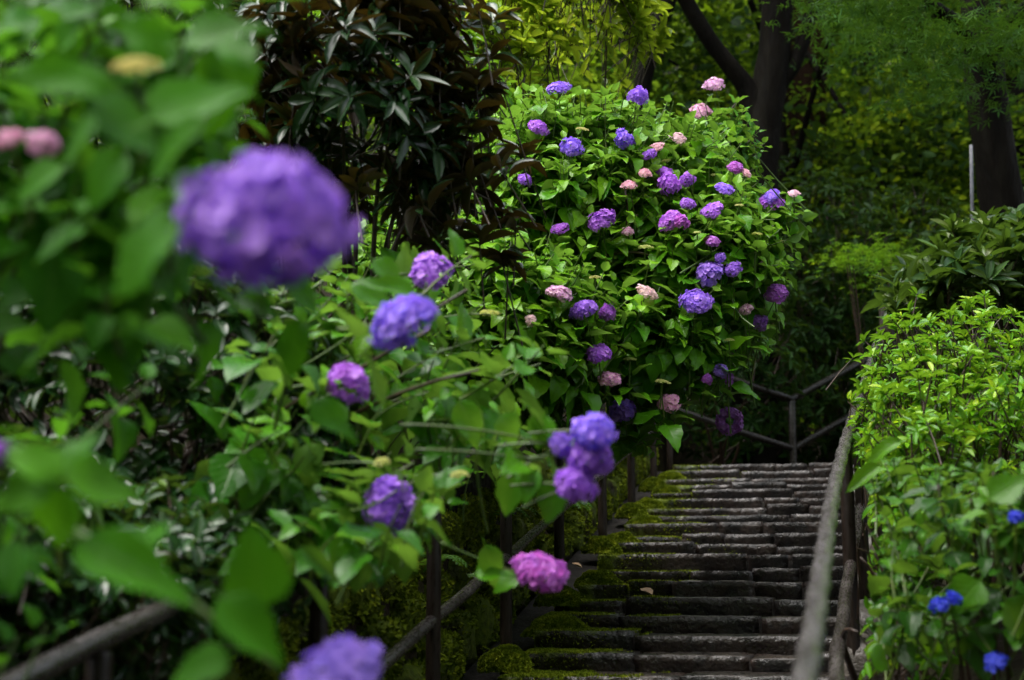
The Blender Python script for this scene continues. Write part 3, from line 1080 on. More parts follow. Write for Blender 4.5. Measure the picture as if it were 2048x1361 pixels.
def flower(pl, p, w, h, kind, axis=None, stem_dir=None, clear=0.85, stem=0.22):
    col, hd, lab = FCOL[kind]
    me = random.choice(HEADS[hd])
    px, py, Z = proj(p)
    side = (px[0] - 1024) / 2048
    if axis is None:
        axis = unit(ZUP * 0.75 - FWD * 0.55 + RGT * random.uniform(-0.35, 0.35) + RNG.normal(size=3) * 0.12)
    if hd == 'b':
        axis = unit(ZUP * 1.0 - FWD * 0.25 + RNG.normal(size=3) * 0.1)
    if hd == 'r':
        axis = unit(-FWD + ZUP * 0.2)
    o = bpy.data.objects.new('flower_head', me)
    COL.objects.link(o)
    o.parent = pl.root
    q = Vector(axis).to_track_quat('Z', 'Y')
    R = q.to_matrix() @ Matrix.Rotation(random.uniform(0, 6.28), 3, 'Z')
    o.rotation_euler = R.to_euler()
    k = h / w
    kk = min(1.15, max(0.55, (k - 0.25) / 0.72 if k < 0.9 else k))
    o.scale = (w / 2, w / 2, w / 2 * kk)
    o.location = np.array(p) - axis * w * 0.10 - pl.base
    o.color = (col[0] * random.uniform(0.85, 1.15), col[1] * random.uniform(0.85, 1.15), col[2] * random.uniform(0.9, 1.1), 1)
    o['label'] = lab
    if clear:
        pl.flower_clear(p, 0.5 * w * F / Z[0] * clear)
    sd_ = unit(stem_dir) if stem_dir is not None else unit(-axis * 0.8 - ZUP * 0.4)
    a = np.array(p) - axis * w * 0.1
    pl.stems.tube(curve3(a + sd_ * stem + (-ZUP * 0.3 + FWD * .2) * stem * 0.5, a + sd_ * stem * 0.45, a, 6), [0.0036, 0.0034, 0.0032, 0.003, 0.003, 0.003], 5, cap=False)
    return o


def ell(px, py, Z, rx, ry, rz):
    """ellipsoid given in photo pixels at depth Z, rz metres along the view"""
    return (P(px, py, Z), (rx * Z / F, ry * Z / F, rz))


def on_ground(x, y):
    return np.array([x, y, float(ground(x, y))])


def base_on_ground(px, py, Z):
    p = P(px, py, Z)
    return np.array([p[0], p[1], float(ground(p[0], p[1]))])


# ------------------------------------------------------------------ main hydrangea bush (in focus)
E1 = [ell(1130, 470, 7.4, 250, 270, 0.7), ell(1370, 545, 7.2, 195, 190, 0.55), ell(1290, 680, 6.9, 175, 170, 0.45), ell(1040, 700, 6.6, 200, 230, 0.5), ell(1330, 360, 7.6, 130, 130, 0.4), ell(960, 560, 7.5, 190, 160, 0.4), ell(900, 450, 7.7, 150, 120, 0.35), ell(850, 560, 7.0, 170, 110, 0.35)]
b1 = on_ground(-2.05, 7.0)
h1 = Plant('hydrangea_bush', 'sharply focused hydrangea bush crowded with violet flower heads, overhanging the steps', 'hydrangea', b1, 'hydrangea bushes')
h1.windows = [OPEN_STEPS]
FL1 = [(1115, 175, 50, 36, 'bv'), (1275, 193, 46, 46, 'bv'), (1077, 253, 43, 37, 'pv'), (1145, 292, 46, 42, 'bv'), (1247, 277, 46, 50, 'bv'),
       (1310, 293, 36, 24, 'cr'), (1358, 275, 36, 26, 'cr'), (1298, 307, 32, 22, 'pv'), (1332, 322, 22, 13, 'bd'), (1165, 258, 26, 14, 'bd'),
       (1290, 345, 32, 24, 'cr'), (1258, 368, 32, 22, 'cr'), (1340, 368, 50, 56, 'pv'), (1328, 342, 32, 26, 'pv'), (1375, 358, 34, 34, 'pv'),
       (1203, 440, 60, 56, 'pv'), (1120, 455, 38, 20, 'pv'), (1340, 440, 50, 44, 'pv'), (1362, 445, 36, 36, 'mg'), (1425, 418, 46, 34, 'pv'),
       (1450, 375, 40, 28, 'lv'), (1428, 350, 18, 12, 'bd'), (1470, 333, 36, 26, 'mg'), (1494, 345, 28, 14, 'cr'), (1543, 403, 48, 34, 'pv'), (1540, 390, 40, 30, 'bv'),
       (1588, 385, 28, 16, 'cr'), (1479, 410, 16, 10, 'bd'), (1375, 405, 30, 24, 'pv'), (1515, 468, 22, 10, 'bd'), (1290, 494, 32, 16, 'bd'), (1560, 482, 18, 11, 'bd'),
       (1418, 546, 62, 56, 'bv'), (1465, 537, 44, 36, 'bv'), (1440, 515, 26, 26, 'bv'), (1393, 599, 62, 54, 'bv'), (1190, 555, 26, 12, 'bd'), (1120, 582, 58, 38, 'pk'),
       (1168, 617, 54, 56, 'lv'), (1215, 625, 38, 46, 'pv'), (1295, 582, 48, 30, 'cr'), (1550, 585, 52, 42, 'mg'), (1520, 645, 36, 40, 'pv'), (1492, 618, 30, 24, 'pk'),
       (1195, 705, 54, 42, 'pv'), (1220, 755, 52, 36, 'pk'), (1260, 718, 26, 14, 'bd'), (1325, 763, 30, 17, 'bd'), (1337, 803, 54, 34, 'pk'), (1245, 820, 62, 60, 'bv'),
       (1455, 757, 38, 32, 'mg'), (1440, 740, 34, 28, 'bv'), (1415, 758, 24, 24, 'mg'), (1460, 842, 52, 48, 'rg'), (1050, 358, 34, 26, 'pv'), (1425, 480, 34, 22, 'mg'),
       (1458, 680, 24, 13, 'bd'), (1255, 462, 26, 20, 'pk'), (1060, 640, 26, 18, 'cr'), (1395, 465, 16, 10, 'bd')]
for (px, py, w, hh, kind) in FL1:
    Z = ray_depth(E1, px, py, 7.1) - 0.05
    s = Z / F
    p = P(px, py, Z)
    flower(h1, p, w * s, hh * s, kind, clear=0.8, stem=0.22 if py < 700 else 0.1)
    tip = p - ZUP * 0.03 - FWD * -0.05
    hyd_shoot(h1, tip - ZUP * 0.02, unit(ZUP * 0.8 - FWD * 0.2 + RGT * random.uniform(-0.1, 0.5)), 0.135, 3, 0.62, flower=True, stem=0.3 if py < 700 else 0.1)
pts, nr = ell_samples(E1, 560)
for p, q in zip(pts, nr):
    D = unit(q * 0.75 + ZUP * 0.55 + RGT * 0.15 + RNG.normal(size=3) * 0.25)
    hyd_shoot(h1, p + D * random.uniform(-0.10, 0.10), D, random.uniform(0.12, 0.17), random.choice((3, 4, 4, 5)), random.gauss(0.84, 0.13), stem=0.35 if q[2] > -0.05 else 0.1, droop=random.uniform(0, 0.2))
# shoots that stick out of the outline towards the steps
for (px, py, dx, dy) in [(1585, 405, 40, -18), (1600, 430, 40, 30), (1575, 480, 40, -10), (1590, 500, 30, 20), (1555, 530, 40, 0), (1525, 690, 40, 20), (1505, 660, 45, -8), (1470, 735, 35, 35), (1440, 790, 20, 40), (1350, 850, 30, 30),
                         (1310, 900, 30, 25), (1270, 900, 10, 40), (1220, 185, -10, -40), (1300, 220, 20, -40), (1170, 190, -10, -40), (1080, 210, -20, -40), (1450, 300, 20, -40), (1395, 290, 10, -45), (1480, 290, 30, -30), (1020, 260, -20, -30), (1510, 370, 35, -25),
                         (1545, 440, 40, 0), (1560, 560, 40, 10), (1330, 870, 40, 20), (1390, 760, 30, 30)]:
    Z = ray_depth(E1, px - dx, py, 7.1) + 0.05
    D = unit(RGT * dx - ZUP * dy - FWD * 12)
    hyd_shoot(h1, P(px, py, Z), D, 0.14, 4, 0.75, stem=0.4)
    hyd_shoot(h1, P(px + random.uniform(-30, 12), py + random.uniform(-30, 30), Z + random.uniform(-.1, .25)), unit(D + RNG.normal(size=3) * .3), 0.13, 4, 0.75, stem=0.35)
# inner, older leaves
B = np.stack([RGT, ZUP, np.cross(ZUP, RGT)])
for e in E1:
    m = 420
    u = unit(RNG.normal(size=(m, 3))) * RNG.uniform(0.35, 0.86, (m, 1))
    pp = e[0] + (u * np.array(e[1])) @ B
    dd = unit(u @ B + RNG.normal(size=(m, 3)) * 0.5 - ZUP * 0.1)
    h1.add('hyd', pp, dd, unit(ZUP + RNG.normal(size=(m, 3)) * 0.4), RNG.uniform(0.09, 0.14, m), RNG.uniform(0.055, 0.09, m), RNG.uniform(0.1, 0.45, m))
for i in range(16):
    tip = pts[RNG.integers(0, len(pts))]
    st = b1 + RNG.normal(size=3) * [0.10, 0.10, 0.0]
    h1.branch(curve3(st, (st + tip) / 2 + ZUP * random.uniform(0.0, 0.25), tip - unit(tip - st) * 0.12, 10), random.uniform(0.008, 0.013), 0.004, M_STEMB)
for (pa, pb, pcx) in [((1245, 500), (1262, 440), (1250, 380)), ((1262, 510), (1240, 470), (1275, 430)), ((1100, 480), (1180, 400), (1300, 355)), ((1150, 460), (1240, 400), (1330, 360)), ((1180, 520), (1280, 490), (1310, 520)), ((1390, 620), (1440, 580), (1530, 520)), ((990, 600), (1040, 490), (1048, 390))]:
    Za = ray_depth(E1, pcx[0], pcx[1], 7.1) + 0.02
    h1.branch(curve3(P(pa[0], pa[1], Za + 0.05), P(pb[0], pb[1], Za - 0.04), P(pcx[0], pcx[1], Za), 10), 0.008, 0.005, M_STEMB)
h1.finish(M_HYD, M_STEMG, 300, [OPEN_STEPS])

# ------------------------------------------------------------------ near hydrangea (blurred, closest)
b2 = base_on_ground(-180, 900, 2.6)
h2 = Plant('hydrangea_bush', 'out-of-focus hydrangea nearest the camera with one huge violet flower head', 'hydrangea', b2, 'hydrangea bushes')
h2.windows = [OPEN_WALL, OPEN_RAIL]


def leaf_px(pl, a, b, Za, Zb, wpx, tint, roll=0.0, shape=None):
    p, q = P(a[0], a[1], Za), P(b[0], b[1], Zb)
    d = q - p
    L = np.linalg.norm(d)
    n = unit(-FWD * 0.75 + ZUP * 0.65 + RGT * roll)
    pl.protect = True
    pl.add('hyd', p[None], d[None], n[None], L, wpx * Za / F * 1.0, tint, shape)
    pl.protect = False


Z2 = 1.55
NEAR = [((365, 85), (530, 30), 1.8, 95, .6), ((300, 245), (505, 165), 1.55, 150, .55), ((225, 175), (5, 125), 1.6, 110, .6), ((170, 190), (385, 345), 1.6, 150, .45), ((415, 245), (290, 365), 1.5, 110, .55),
        ((360, 425), (205, 590), 1.5, 150, .55), ((285, 650), (160, 690), 2.0, 75, .7), ((295, 645), (400, 705), 2.0, 75, .7), ((125, 330), (30, 400), 1.8, 80, .55), ((170, 450), (60, 510), 1.9, 70, .35),
        ((565, 545), (680, 665), 2.1, 90, .5), ((400, 380), (520, 600), 1.7, 100, .4), ((340, 120), (240, 20), 1.9, 90, .5), ((120, 100), (190, 5), 2.0, 80, .5), ((60, 80), (0, 10), 2.0, 80, .4), ((500, 130), (430, 60), 1.9, 80, .5),
        ((123, 960), (305, 975), 1.6, 120, .75), ((123, 955), (5, 880), 1.6, 100, .7), ((123, 950), (190, 855), 1.65, 100, .65), ((123, 970), (95, 1110), 1.6, 130, .7), ((110, 960), (-30, 1010), 1.6, 100, .7),
        ((150, 1085), (392, 1205), 1.6, 120, .5), ((255, 1120), (345, 1035), 1.65, 85, .5), ((525, 1215), (497, 1045), 1.75, 135, .6), ((435, 1195), (570, 1335), 1.7, 110, .55), ((575, 1295), (700, 1265), 1.8, 80, .5),
        ((460, 1310), (330, 1361), 1.7, 90, .5), ((40, 1080), (20, 1200), 1.8, 80, .3), ((60, 560), (0, 620), 2.0, 80, .3), ((30, 200), (-20, 330), 1.7, 90, .5), ((210, 240), (120, 330), 1.6, 100, .5), ((250, 300), (160, 420), 1.8, 100, .35),
        ((600, 640), (570, 760), 2.3, 80, .35), ((480, 590), (560, 640), 2.2, 60, .45), ((620, 800), (720, 880), 2.5, 70, .35), ((10, 700), (80, 760), 2.2, 70, .3), ((430, 420), (330, 330), 1.6, 90, .5)]
for (a, b, Z, w, t) in NEAR:
    leaf_px(h2, a, b, Z, Z + random.uniform(-0.05, 0.08), w, t, random.uniform(-0.3, 0.3), random.choice((0, 0, 3, 1)))
for (px, py, Z, w, hh, kind) in [(533, 415, 1.52, 325, 330, 'lv'), (275, 130, 1.75, 105, 48, 'bd'), (18, 275, 1.9, 60, 50, 'pk'), (85, 285, 1.9, 66, 60, 'pk'), (85, 148, 2.1, 34, 28, 'pv'), (-12, 905, 1.6, 60, 90, 'pv'), (672, 1352, 2.0, 205, 130, 'lv')]:
    s = Z / F
    flower(h2, P(px, py, Z), w * s, hh * s, kind, clear=0.95, stem=0.1)
for i in range(85):
    px, py = random.uniform(-150, 480), random.uniform(-60, 560)
    Z = random.uniform(1.9, 2.6)
    hyd_shoot(h2, P(px, py, Z), unit(ZUP * 0.5 - FWD * 0.45 + RGT * 0.3 + RNG.normal(size=3) * 0.3), random.uniform(0.11, 0.15), 3, random.gauss(0.48, 0.12), stem=0.12)
for i in range(14):
    px, py = random.uniform(-150, 420), random.uniform(560, 1361)
    hyd_shoot(h2, P(px, py, random.uniform(2.1, 2.8)), unit(ZUP * 0.6 + RGT * 0.4 + RNG.normal(size=3) * 0.3), 0.12, 3, 0.3, stem=0.25)
for (a, m_, c, Z) in [((150, 1060), (380, 1190), (560, 1345), 1.68)]:
    h2.branch(curve3(P(a[0], a[1], Z + 0.1), P(m_[0], m_[1], Z), P(c[0], c[1], Z), 10), 0.006, 0.004, M_STEMG)
for i in range(2):
    tip = P(random.uniform(-100, 100), random.uniform(100, 600), random.uniform(1.9, 2.5))
    h2.branch(curve3(b2 + RNG.normal(size=3) * [.08, .08, 0], (b2 + tip) / 2 + ZUP * .2, tip, 10), 0.011, 0.005, M_STEMB)
h2.finish(M_HYDFG, M_STEMG, 300, [OPEN_WALL, OPEN_RAIL])

# ------------------------------------------------------------------ middle hydrangea (between the near one and the focused one)
b3 = on_ground(-2.1, 4.6)
h3 = Plant('hydrangea_bush', 'softly blurred hydrangea reaching past the left railing with scattered purple heads', 'hydrangea', b3, 'hydrangea bushes')
h3.windows = [OPEN_STEPS, OPEN_WALL]
FL3 = [(805, 642, 2.95, 145, 125, 'bv'), (858, 540, 4.2, 96, 80, 'pv'), (700, 763, 3.6, 96, 86, 'pv'), (775, 1007, 3.5, 110, 126, 'bv'), (1188, 858, 3.3, 84, 100, 'lv'), (1180, 908, 3.32, 96, 110, 'pv'), (1150, 965, 3.3, 84, 100, 'pv'), (1124, 888, 3.34, 52, 52, 'lv'),
       (1083, 1140, 3.7, 104, 100, 'mg'), (765, 925, 3.4, 36, 34, 'bd'), (920, 950, 3.7, 36, 30, 'bd'), (980, 626, 4.6, 40, 24, 'bd')]
for (px, py, Z, w, hh, kind) in FL3:
    s = Z / F
    p = P(px, py, Z)
    flower(h3, p, w * s, hh * s, kind, clear=0.9, stem=0.16, stem_dir=unit(-RGT * 0.9 + ZUP * 0.1 + FWD * 0.3))
    if kind != 'bd':
        hyd_shoot(h3, p - ZUP * 0.02 + FWD * 0.05 - RGT * .02, unit(ZUP * 0.3 + RGT * 0.8 - FWD * 0.1), 0.12, 2, 0.45, flower=True, stem=0.1)
REG3 = [([(560, 560), (740, 490), (980, 500), (1090, 700), (1090, 850), (960, 960), (760, 900), (600, 800)], 3.8, 5.6, 95, 0.34),
        ([(600, 850), (800, 900), (960, 960), (980, 1110), (850, 1170), (700, 1120), (600, 1040)], 3.2, 4.2, 48, 0.3),
        ([(430, 700), (600, 620), (640, 1000), (520, 1050), (430, 950)], 3.4, 4.4, 26, 0.35)]
for poly, za, zb, n, t in REG3:
    xs_, ys_ = [a[0] for a in poly], [a[1] for a in poly]
    k = 0
    while k < n:
        px, py = random.uniform(min(xs_), max(xs_)), random.uniform(min(ys_), max(ys_))
        if not in_poly(np.array([px]), np.array([py]), poly)[0]:
            continue
        k += 1
        D = unit(ZUP * 0.55 + RGT * 0.55 - FWD * 0.2 + RNG.normal(size=3) * 0.3)
        hyd_shoot(h3, P(px, py, random.uniform(za, zb)), D, random.uniform(0.135, 0.175), random.choice((2, 3, 3)), random.gauss(t, 0.12), stem=0.14, droop=random.uniform(0, 0.35))
for (a, b, Z, w, t) in [((700, 570), (800, 610), 3.2, 60, .45), ((745, 520), (810, 580), 3.3, 60, .4), ((830, 590), (720, 560), 3.1, 50, .4), ((1120, 960), (1090, 1050), 3.4, 70, .3), ((1030, 945), (1010, 1035), 3.4, 60, .35), ((1075, 940), (1045, 1010), 3.35, 50, .4), ((970, 1090), (1000, 1180), 3.6, 50, .4), ((950, 1150), (1020, 1140), 3.6, 50, .5), ((1040, 1150), (980, 1180), 3.7, 50, .5), ((1075, 1170), (1080, 1230), 3.7, 36, .45), ((600, 1095), (685, 1172), 2.8, 40, .1), ((1090, 830), (1075, 900), 3.4, 60, .4), ((1000, 830), (1040, 890), 3.5, 60, .4), ((920, 800), (960, 900), 3.6, 60, .45)]:
    leaf_px(h3, a, b, Z, Z, w, t, random.uniform(-.3, .3))
for (a, m_, c, Z) in [((800, 850), (950, 850), (1105, 890), 3.35), ((830, 900), (950, 900), (1110, 925), 3.35), ((880, 1085), (980, 1130), (1050, 1150), 3.7)]:
    h3.branch(curve3(P(a[0], a[1], Z), P(m_[0], m_[1], Z), P(c[0], c[1], Z), 10), 0.0036, 0.0026, M_STEMG)
for i in range(10):
    tip = P(random.uniform(600, 1000), random.uniform(560, 800), random.uniform(3.4, 4.8))
    h3.branch(curve3(b3 + RNG.normal(size=3) * [.12, .12, 0], (b3 + tip) / 2 + ZUP * .15, tip, 10), 0.010, 0.004, M_STEMB)
h3.finish(M_HYD, M_STEMG, 300, [OPEN_STEPS, OPEN_WALL])

# ------------------------------------------------------------------ pink hydrangea at the back
E4 = [ell(1440, 300, 8.6, 85, 100, 0.35), ell(1450, 420, 8.5, 90, 110, 0.35)]
b4 = on_ground(-2.0, 9.9)
h4 = Plant('hydrangea_bush', 'dim hydrangea with two rose-pink flower heads rising behind the focused bush, before the forked trunk', 'hydrangea', b4, 'hydrangea bushes')
for (px, py, w, hh, kind) in [(1428, 166, 44, 32, 'pk'), (1402, 220, 48, 36, 'mg')]:
    flower(h4, P(px, py, 8.6), w * 8.6 / F, hh * 8.6 / F, 'pk', clear=0.9)
for (px, py) in [(1430, 205), (1460, 230), (1475, 255), (1405, 260), (1445, 260), (1420, 190), (1380, 290), (1490, 300)]:
    hyd_shoot(h4, P(px, py, 8.6), unit(ZUP + RGT * random.uniform(-.5, .6)), 0.13, 3, 0.3, stem=0.5)
pts, nr = ell_samples(E4, 70)
for p, q in zip(pts, nr):
    hyd_shoot(h4, p, unit(q + ZUP * 0.6), 0.13, 4, random.gauss(0.32, 0.1), stem=0.35)
for i in range(6):
    tip = pts[i]
    h4.branch(curve3(b4, (b4 + tip) / 2 + ZUP * 0.2, tip, 8), 0.011, 0.005, M_STEMB)
h4.finish(M_HYD, M_STEMG, 300)

# ------------------------------------------------------------------ blue hydrangea, right foreground
E5 = [ell(1930, 1190, 4.1, 190, 260, 0.45), ell(2060, 1080, 3.9, 150, 170, 0.4), ell(1830, 1010, 4.6, 110, 90, 0.3)]
b5 = base_on_ground(1990, 1500, 4.2)
h5 = Plant('hydrangea_bush', 'hydrangea with small blue flowers at the lower right, outside the right handrail', 'hydrangea', b5, 'hydrangea bushes')
h5.windows = [OPEN_STEPS, OPEN_POSTS]
for (px, py, w, hh) in [(2032, 1032, 34, 32), (1880, 1208, 44, 40), (1910, 1195, 36, 28), (1990, 1320, 48, 24)]:
    Z = ray_depth(E5, px, py, 3.9) - 0.05
    flower(h5, P(px, py, Z), w * Z / F, hh * Z / F, 'bl', clear=0.9)
pts, nr = ell_samples(E5, 95)
for p, q in zip(pts, nr):
    D = unit(q * 0.6 + ZUP * 0.6 + RNG.normal(size=3) * 0.3)
    hyd_shoot(h5, p, D, random.uniform(0.075, 0.115), random.choice((2, 3, 4)), random.gauss(0.30, 0.12), stem=0.2, droop=random.uniform(0, 0.3))
for (a, b, Z, w, t) in [((1980, 1000), (2060, 950), 3.2, 70, .6), ((1760, 930), (1690, 985), 4.3, 34, .75), ((1800, 880), (1720, 925), 4.4, 34, .7), ((1740, 1310), (1790, 1330), 3.6, 60, .5), ((1960, 1160), (1900, 1230), 3.7, 80, .5), ((2010, 1200), (2060, 1280), 3.6, 90, .45)]:
    leaf_px(h5, a, b, Z, Z, w, t)
for i in range(8):
    tip = pts[i]
    h5.branch(curve3(b5 + RNG.normal(size=3) * [.08, .08, 0], (b5 + tip) / 2, tip, 8), 0.009, 0.004, M_STEMB)
h5.finish(M_HYDB, M_STEMG, 300, [OPEN_STEPS, OPEN_POSTS])


# ------------------------------------------------------------------ rosette shrubs
def rosette_plant(name, label, cat, base, ells, n, lib, mat, L, wr, per, tint, group=None, el=(-0.25, 0.6), twig=0.15, young=0.0, branches=10, nobj=300, windows=(), inner=0, front=0.7, extra=(), upw=0.6, smat=None, jit=0.0, low=-0.3):
    pl = Plant(name, label, cat, base, group)
    pts, nr = ell_samples(ells, n, front, low)
    for (px, py, Z) in extra:
        pts = np.vstack([pts, P(px, py, Z)[None]])
        nr = np.vstack([nr, unit(ZUP - FWD * 0.3)[None]])
    D = unit(nr * 0.8 + ZUP * upw + RNG.normal(size=nr.shape) * 0.3)
    pts = pts + D * RNG.uniform(-0.16, 0.08, (len(pts), 1)) * (L / 0.12 * 0.8 + 0.2) + ZUP * RNG.uniform(-jit, jit, (len(pts), 1))
    for p, d in zip(pts, D):
        k = RNG.integers(per[0], per[1] + 1)
        r = rand_perp(d[None], 1)[0]
        r2 = np.cross(d, r)
        a = np.arange(k) / k * 2 * math.pi + RNG.normal(size=k) * 0.25
        rv = np.outer(np.cos(a), r) + np.outer(np.sin(a), r2)
        e = RNG.uniform(el[0], el[1], k)
        dd = rv * np.cos(e)[:, None] + d * np.sin(e)[:, None]
        nn = unit(d * 1.0 + ZUP * 0.25 - rv * np.sin(e)[:, None] + RNG.normal(size=(k, 3)) * 0.15)
        LL = L * RNG.uniform(0.7, 1.15, k)
        t0 = RNG.normal(tint, 0.14)
        tt = np.clip(t0 + RNG.normal(size=k) * 0.10 + young * np.clip(e, 0, 1), 0.02, 0.98)
        pl.add(lib, p - d * RNG.uniform(0, L * 0.35, (k, 1)), dd, nn, LL, LL * wr * RNG.uniform(0.85, 1.2, k), tt)
        q = p - d * twig + (RNG.normal(size=3) * 0.3 - ZUP * 0.3) * twig
        pl.stems.tube(np.array([q, (p + q) / 2 + d * twig * 0.05, p]), [0.004, 0.0032, 0.0026], 4, cap=False)
    if inner:
        B = np.stack([RGT, ZUP, np.cross(ZUP, RGT)])
        for e in ells:
            m = inner
            u = unit(RNG.normal(size=(m, 3))) * RNG.uniform(0.4, 0.9, (m, 1))
            pp = e[0] + (u * np.array(e[1])) @ B
            pl.add(lib, pp, unit(u @ B + RNG.normal(size=(m, 3)) * 0.6), unit(ZUP + RNG.normal(size=(m, 3)) * 0.5), RNG.uniform(0.8, 1.2, m) * L, RNG.uniform(0.8, 1.2, m) * L * wr, RNG.uniform(0.05, 0.45, m))
    for i in range(branches):
        tip = pts[RNG.integers(0, len(pts))]
        st = np.array(base) + RNG.normal(size=3) * [.12, .12, 0]
        tip2 = st + (tip - st) * 0.9
        pl.branch(curve3(st, (st * 0.45 + tip2 * 0.55) + ZUP * 0.15 * np.linalg.norm(tip2 - st) + RNG.normal(size=3) * 0.1, tip2, 10), random.uniform(0.012, 0.02), 0.004, smat or M_STEMB)
    pl.finish(mat, M_STEMB, nobj, windows)
    return pl


rosette_plant('rhododendron', 'dark glossy rhododendron with brown leaf undersides between the near and focused hydrangeas', 'shrub', base_on_ground(700, 700, 5.6),
              [ell(690, 150, 5.4, 190, 230, 0.45), ell(850, 300, 5.5, 95, 150, 0.3), ell(610, 400, 5.7, 110, 120, 0.3), ell(820, 60, 5.6, 95, 130, 0.35)], 215, 'rho', M_RHO_D, 0.135, 0.29, (6, 10), 0.36,
              'rhododendrons', twig=0.2, branches=14, inner=30, low=-0.85, jit=0.14, extra=[(random.uniform(880, 1000), random.uniform(60, 470), random.uniform(5.2, 5.7)) for _ in range(26)] + [(random.uniform(990, 1040), random.uniform(230, 480), 5.6) for _ in range(6)] + [(random.uniform(470, 560), random.uniform(0, 420), random.uniform(5.4, 5.8)) for _ in range(22)])
rosette_plant('rhododendron', 'yellow-green rhododendron catching the light above the focused hydrangea', 'shrub', base_on_ground(1080, 420, 9.8),
              [ell(1110, 60, 9.6, 190, 130, 0.6), ell(1010, 120, 9.4, 130, 130, 0.5), ell(1200, 40, 9.8, 120, 120, 0.5)], 260, 'rho', M_RHO_Y, 0.135, 0.30, (7, 10), 0.5,
              'rhododendrons', el=(0.05, 0.95), twig=0.25, young=0.25, inner=60, upw=1.0, jit=0.12)
rosette_plant('rhododendron', 'olive rhododendron with upright pale tips standing above the right azalea', 'shrub', base_on_ground(1960, 760, 9.4),
              [ell(1950, 590, 9.0, 180, 110, 0.6), ell(2060, 540, 9.2, 130, 110, 0.5)], 170, 'rho', M_RHO_O, 0.17, 0.27, (7, 10), 0.42,
              'rhododendrons', el=(0.0, 0.9), twig=0.3, young=0.4, inner=150, upw=0.9)
AZ = [ell(1960, 800, 6.6, 220, 115, 0.6), ell(1850, 870, 6.1, 140, 120, 0.4), ell(2000, 950, 5.7, 200, 130, 0.5), ell(1830, 960, 5.3, 105, 110, 0.3)]
rosette_plant('azalea_bush', 'bright yellow-green azalea bush growing beside the right handrail', 'azalea', base_on_ground(1930, 1150, 6.6),
              AZ, 1050, 'aza', M_AZA, 0.058, 0.34, (6, 9), 0.40, el=(-0.1, 0.9), twig=0.14, young=0.45, branches=26, inner=600, jit=0.22, windows=[OPEN_STEPS, OPEN_POSTS], upw=0.9,
              extra=[(1900, 645, 6.6), (1940, 650, 6.6), (1985, 648, 6.6), (2030, 645, 6.6), (1840, 670, 6.5), (1760, 700, 6.4), (1730, 770, 6.3), (1700, 800, 6.2), (1710, 770, 6.3), (1780, 690, 6.4)])
AZ2 = [ell(1800, 1130, 4.9, 90, 130, 0.3), ell(1800, 1290, 4.6, 100, 110, 0.3)]
rosette_plant('azalea_bush', 'small leafy azalea low beside the right handrail posts, under the blue hydrangea', 'azalea', base_on_ground(1830, 1400, 4.9),
              AZ2, 90, 'aza', M_AZA, 0.07, 0.42, (5, 8), 0.38, el=(-0.1, 0.8), twig=0.14, branches=10, inner=30, windows=[OPEN_STEPS, OPEN_POSTS])
# glossy evergreens on the left bank
rosette_plant('evergreen_shrub', 'dark glossy evergreen shrub under the near hydrangea on the left bank', 'shrub', base_on_ground(330, 1050, 4.6),
              [ell(250, 760, 4.3, 420, 260, 0.5), ell(470, 900, 4.3, 260, 210, 0.4), ell(150, 1050, 4.0, 260, 180, 0.4)], 520, 'rho', M_EVG, 0.075, 0.42, (5, 8), 0.35, 'evergreens on the left bank',
              el=(-0.4, 0.7), twig=0.2, branches=18, inner=260)
rosette_plant('evergreen_shrub', 'tall dark evergreen at the upper left, behind the near hydrangea', 'shrub', base_on_ground(200, 620, 7.0),
              [ell(150, 150, 6.2, 420, 300, 0.7), ell(400, 380, 6.4, 260, 260, 0.6), ell(-50, 480, 6.0, 300, 300, 0.6)], 520, 'rho', M_EVG, 0.10, 0.40, (5, 8), 0.4, 'evergreens on the left bank',
              el=(-0.4, 0.7), twig=0.25, branches=14, inner=260)
rosette_plant('evergreen_shrub', 'mixed green evergreen seen between the dark rhododendron and the focused hydrangea', 'shrub', base_on_ground(820, 600, 8.2),
              [ell(760, 330, 8.0, 300, 330, 0.6), ell(900, 520, 7.6, 220, 200, 0.5)], 420, 'rho', M_AZA, 0.085, 0.34, (6, 9), 0.42, 'evergreens on the left bank',
              el=(-0.2, 0.8), twig=0.2, branches=10, inner=260)

rosette_plant('evergreen_shrub', 'low glossy evergreen over the wall top at the lower left, behind the near railing', 'shrub', on_ground(-1.95, 2.9),
              [ell(150, 1180, 3.35, 300, 170, 0.3), ell(430, 1110, 3.7, 200, 150, 0.3), ell(-60, 1050, 3.2, 200, 200, 0.3)], 330, 'rho', M_EVG, 0.062, 0.42, (5, 8), 0.33, 'evergreens on the left bank',
              el=(-0.4, 0.7), twig=0.12, branches=8, inner=260, low=-0.9)
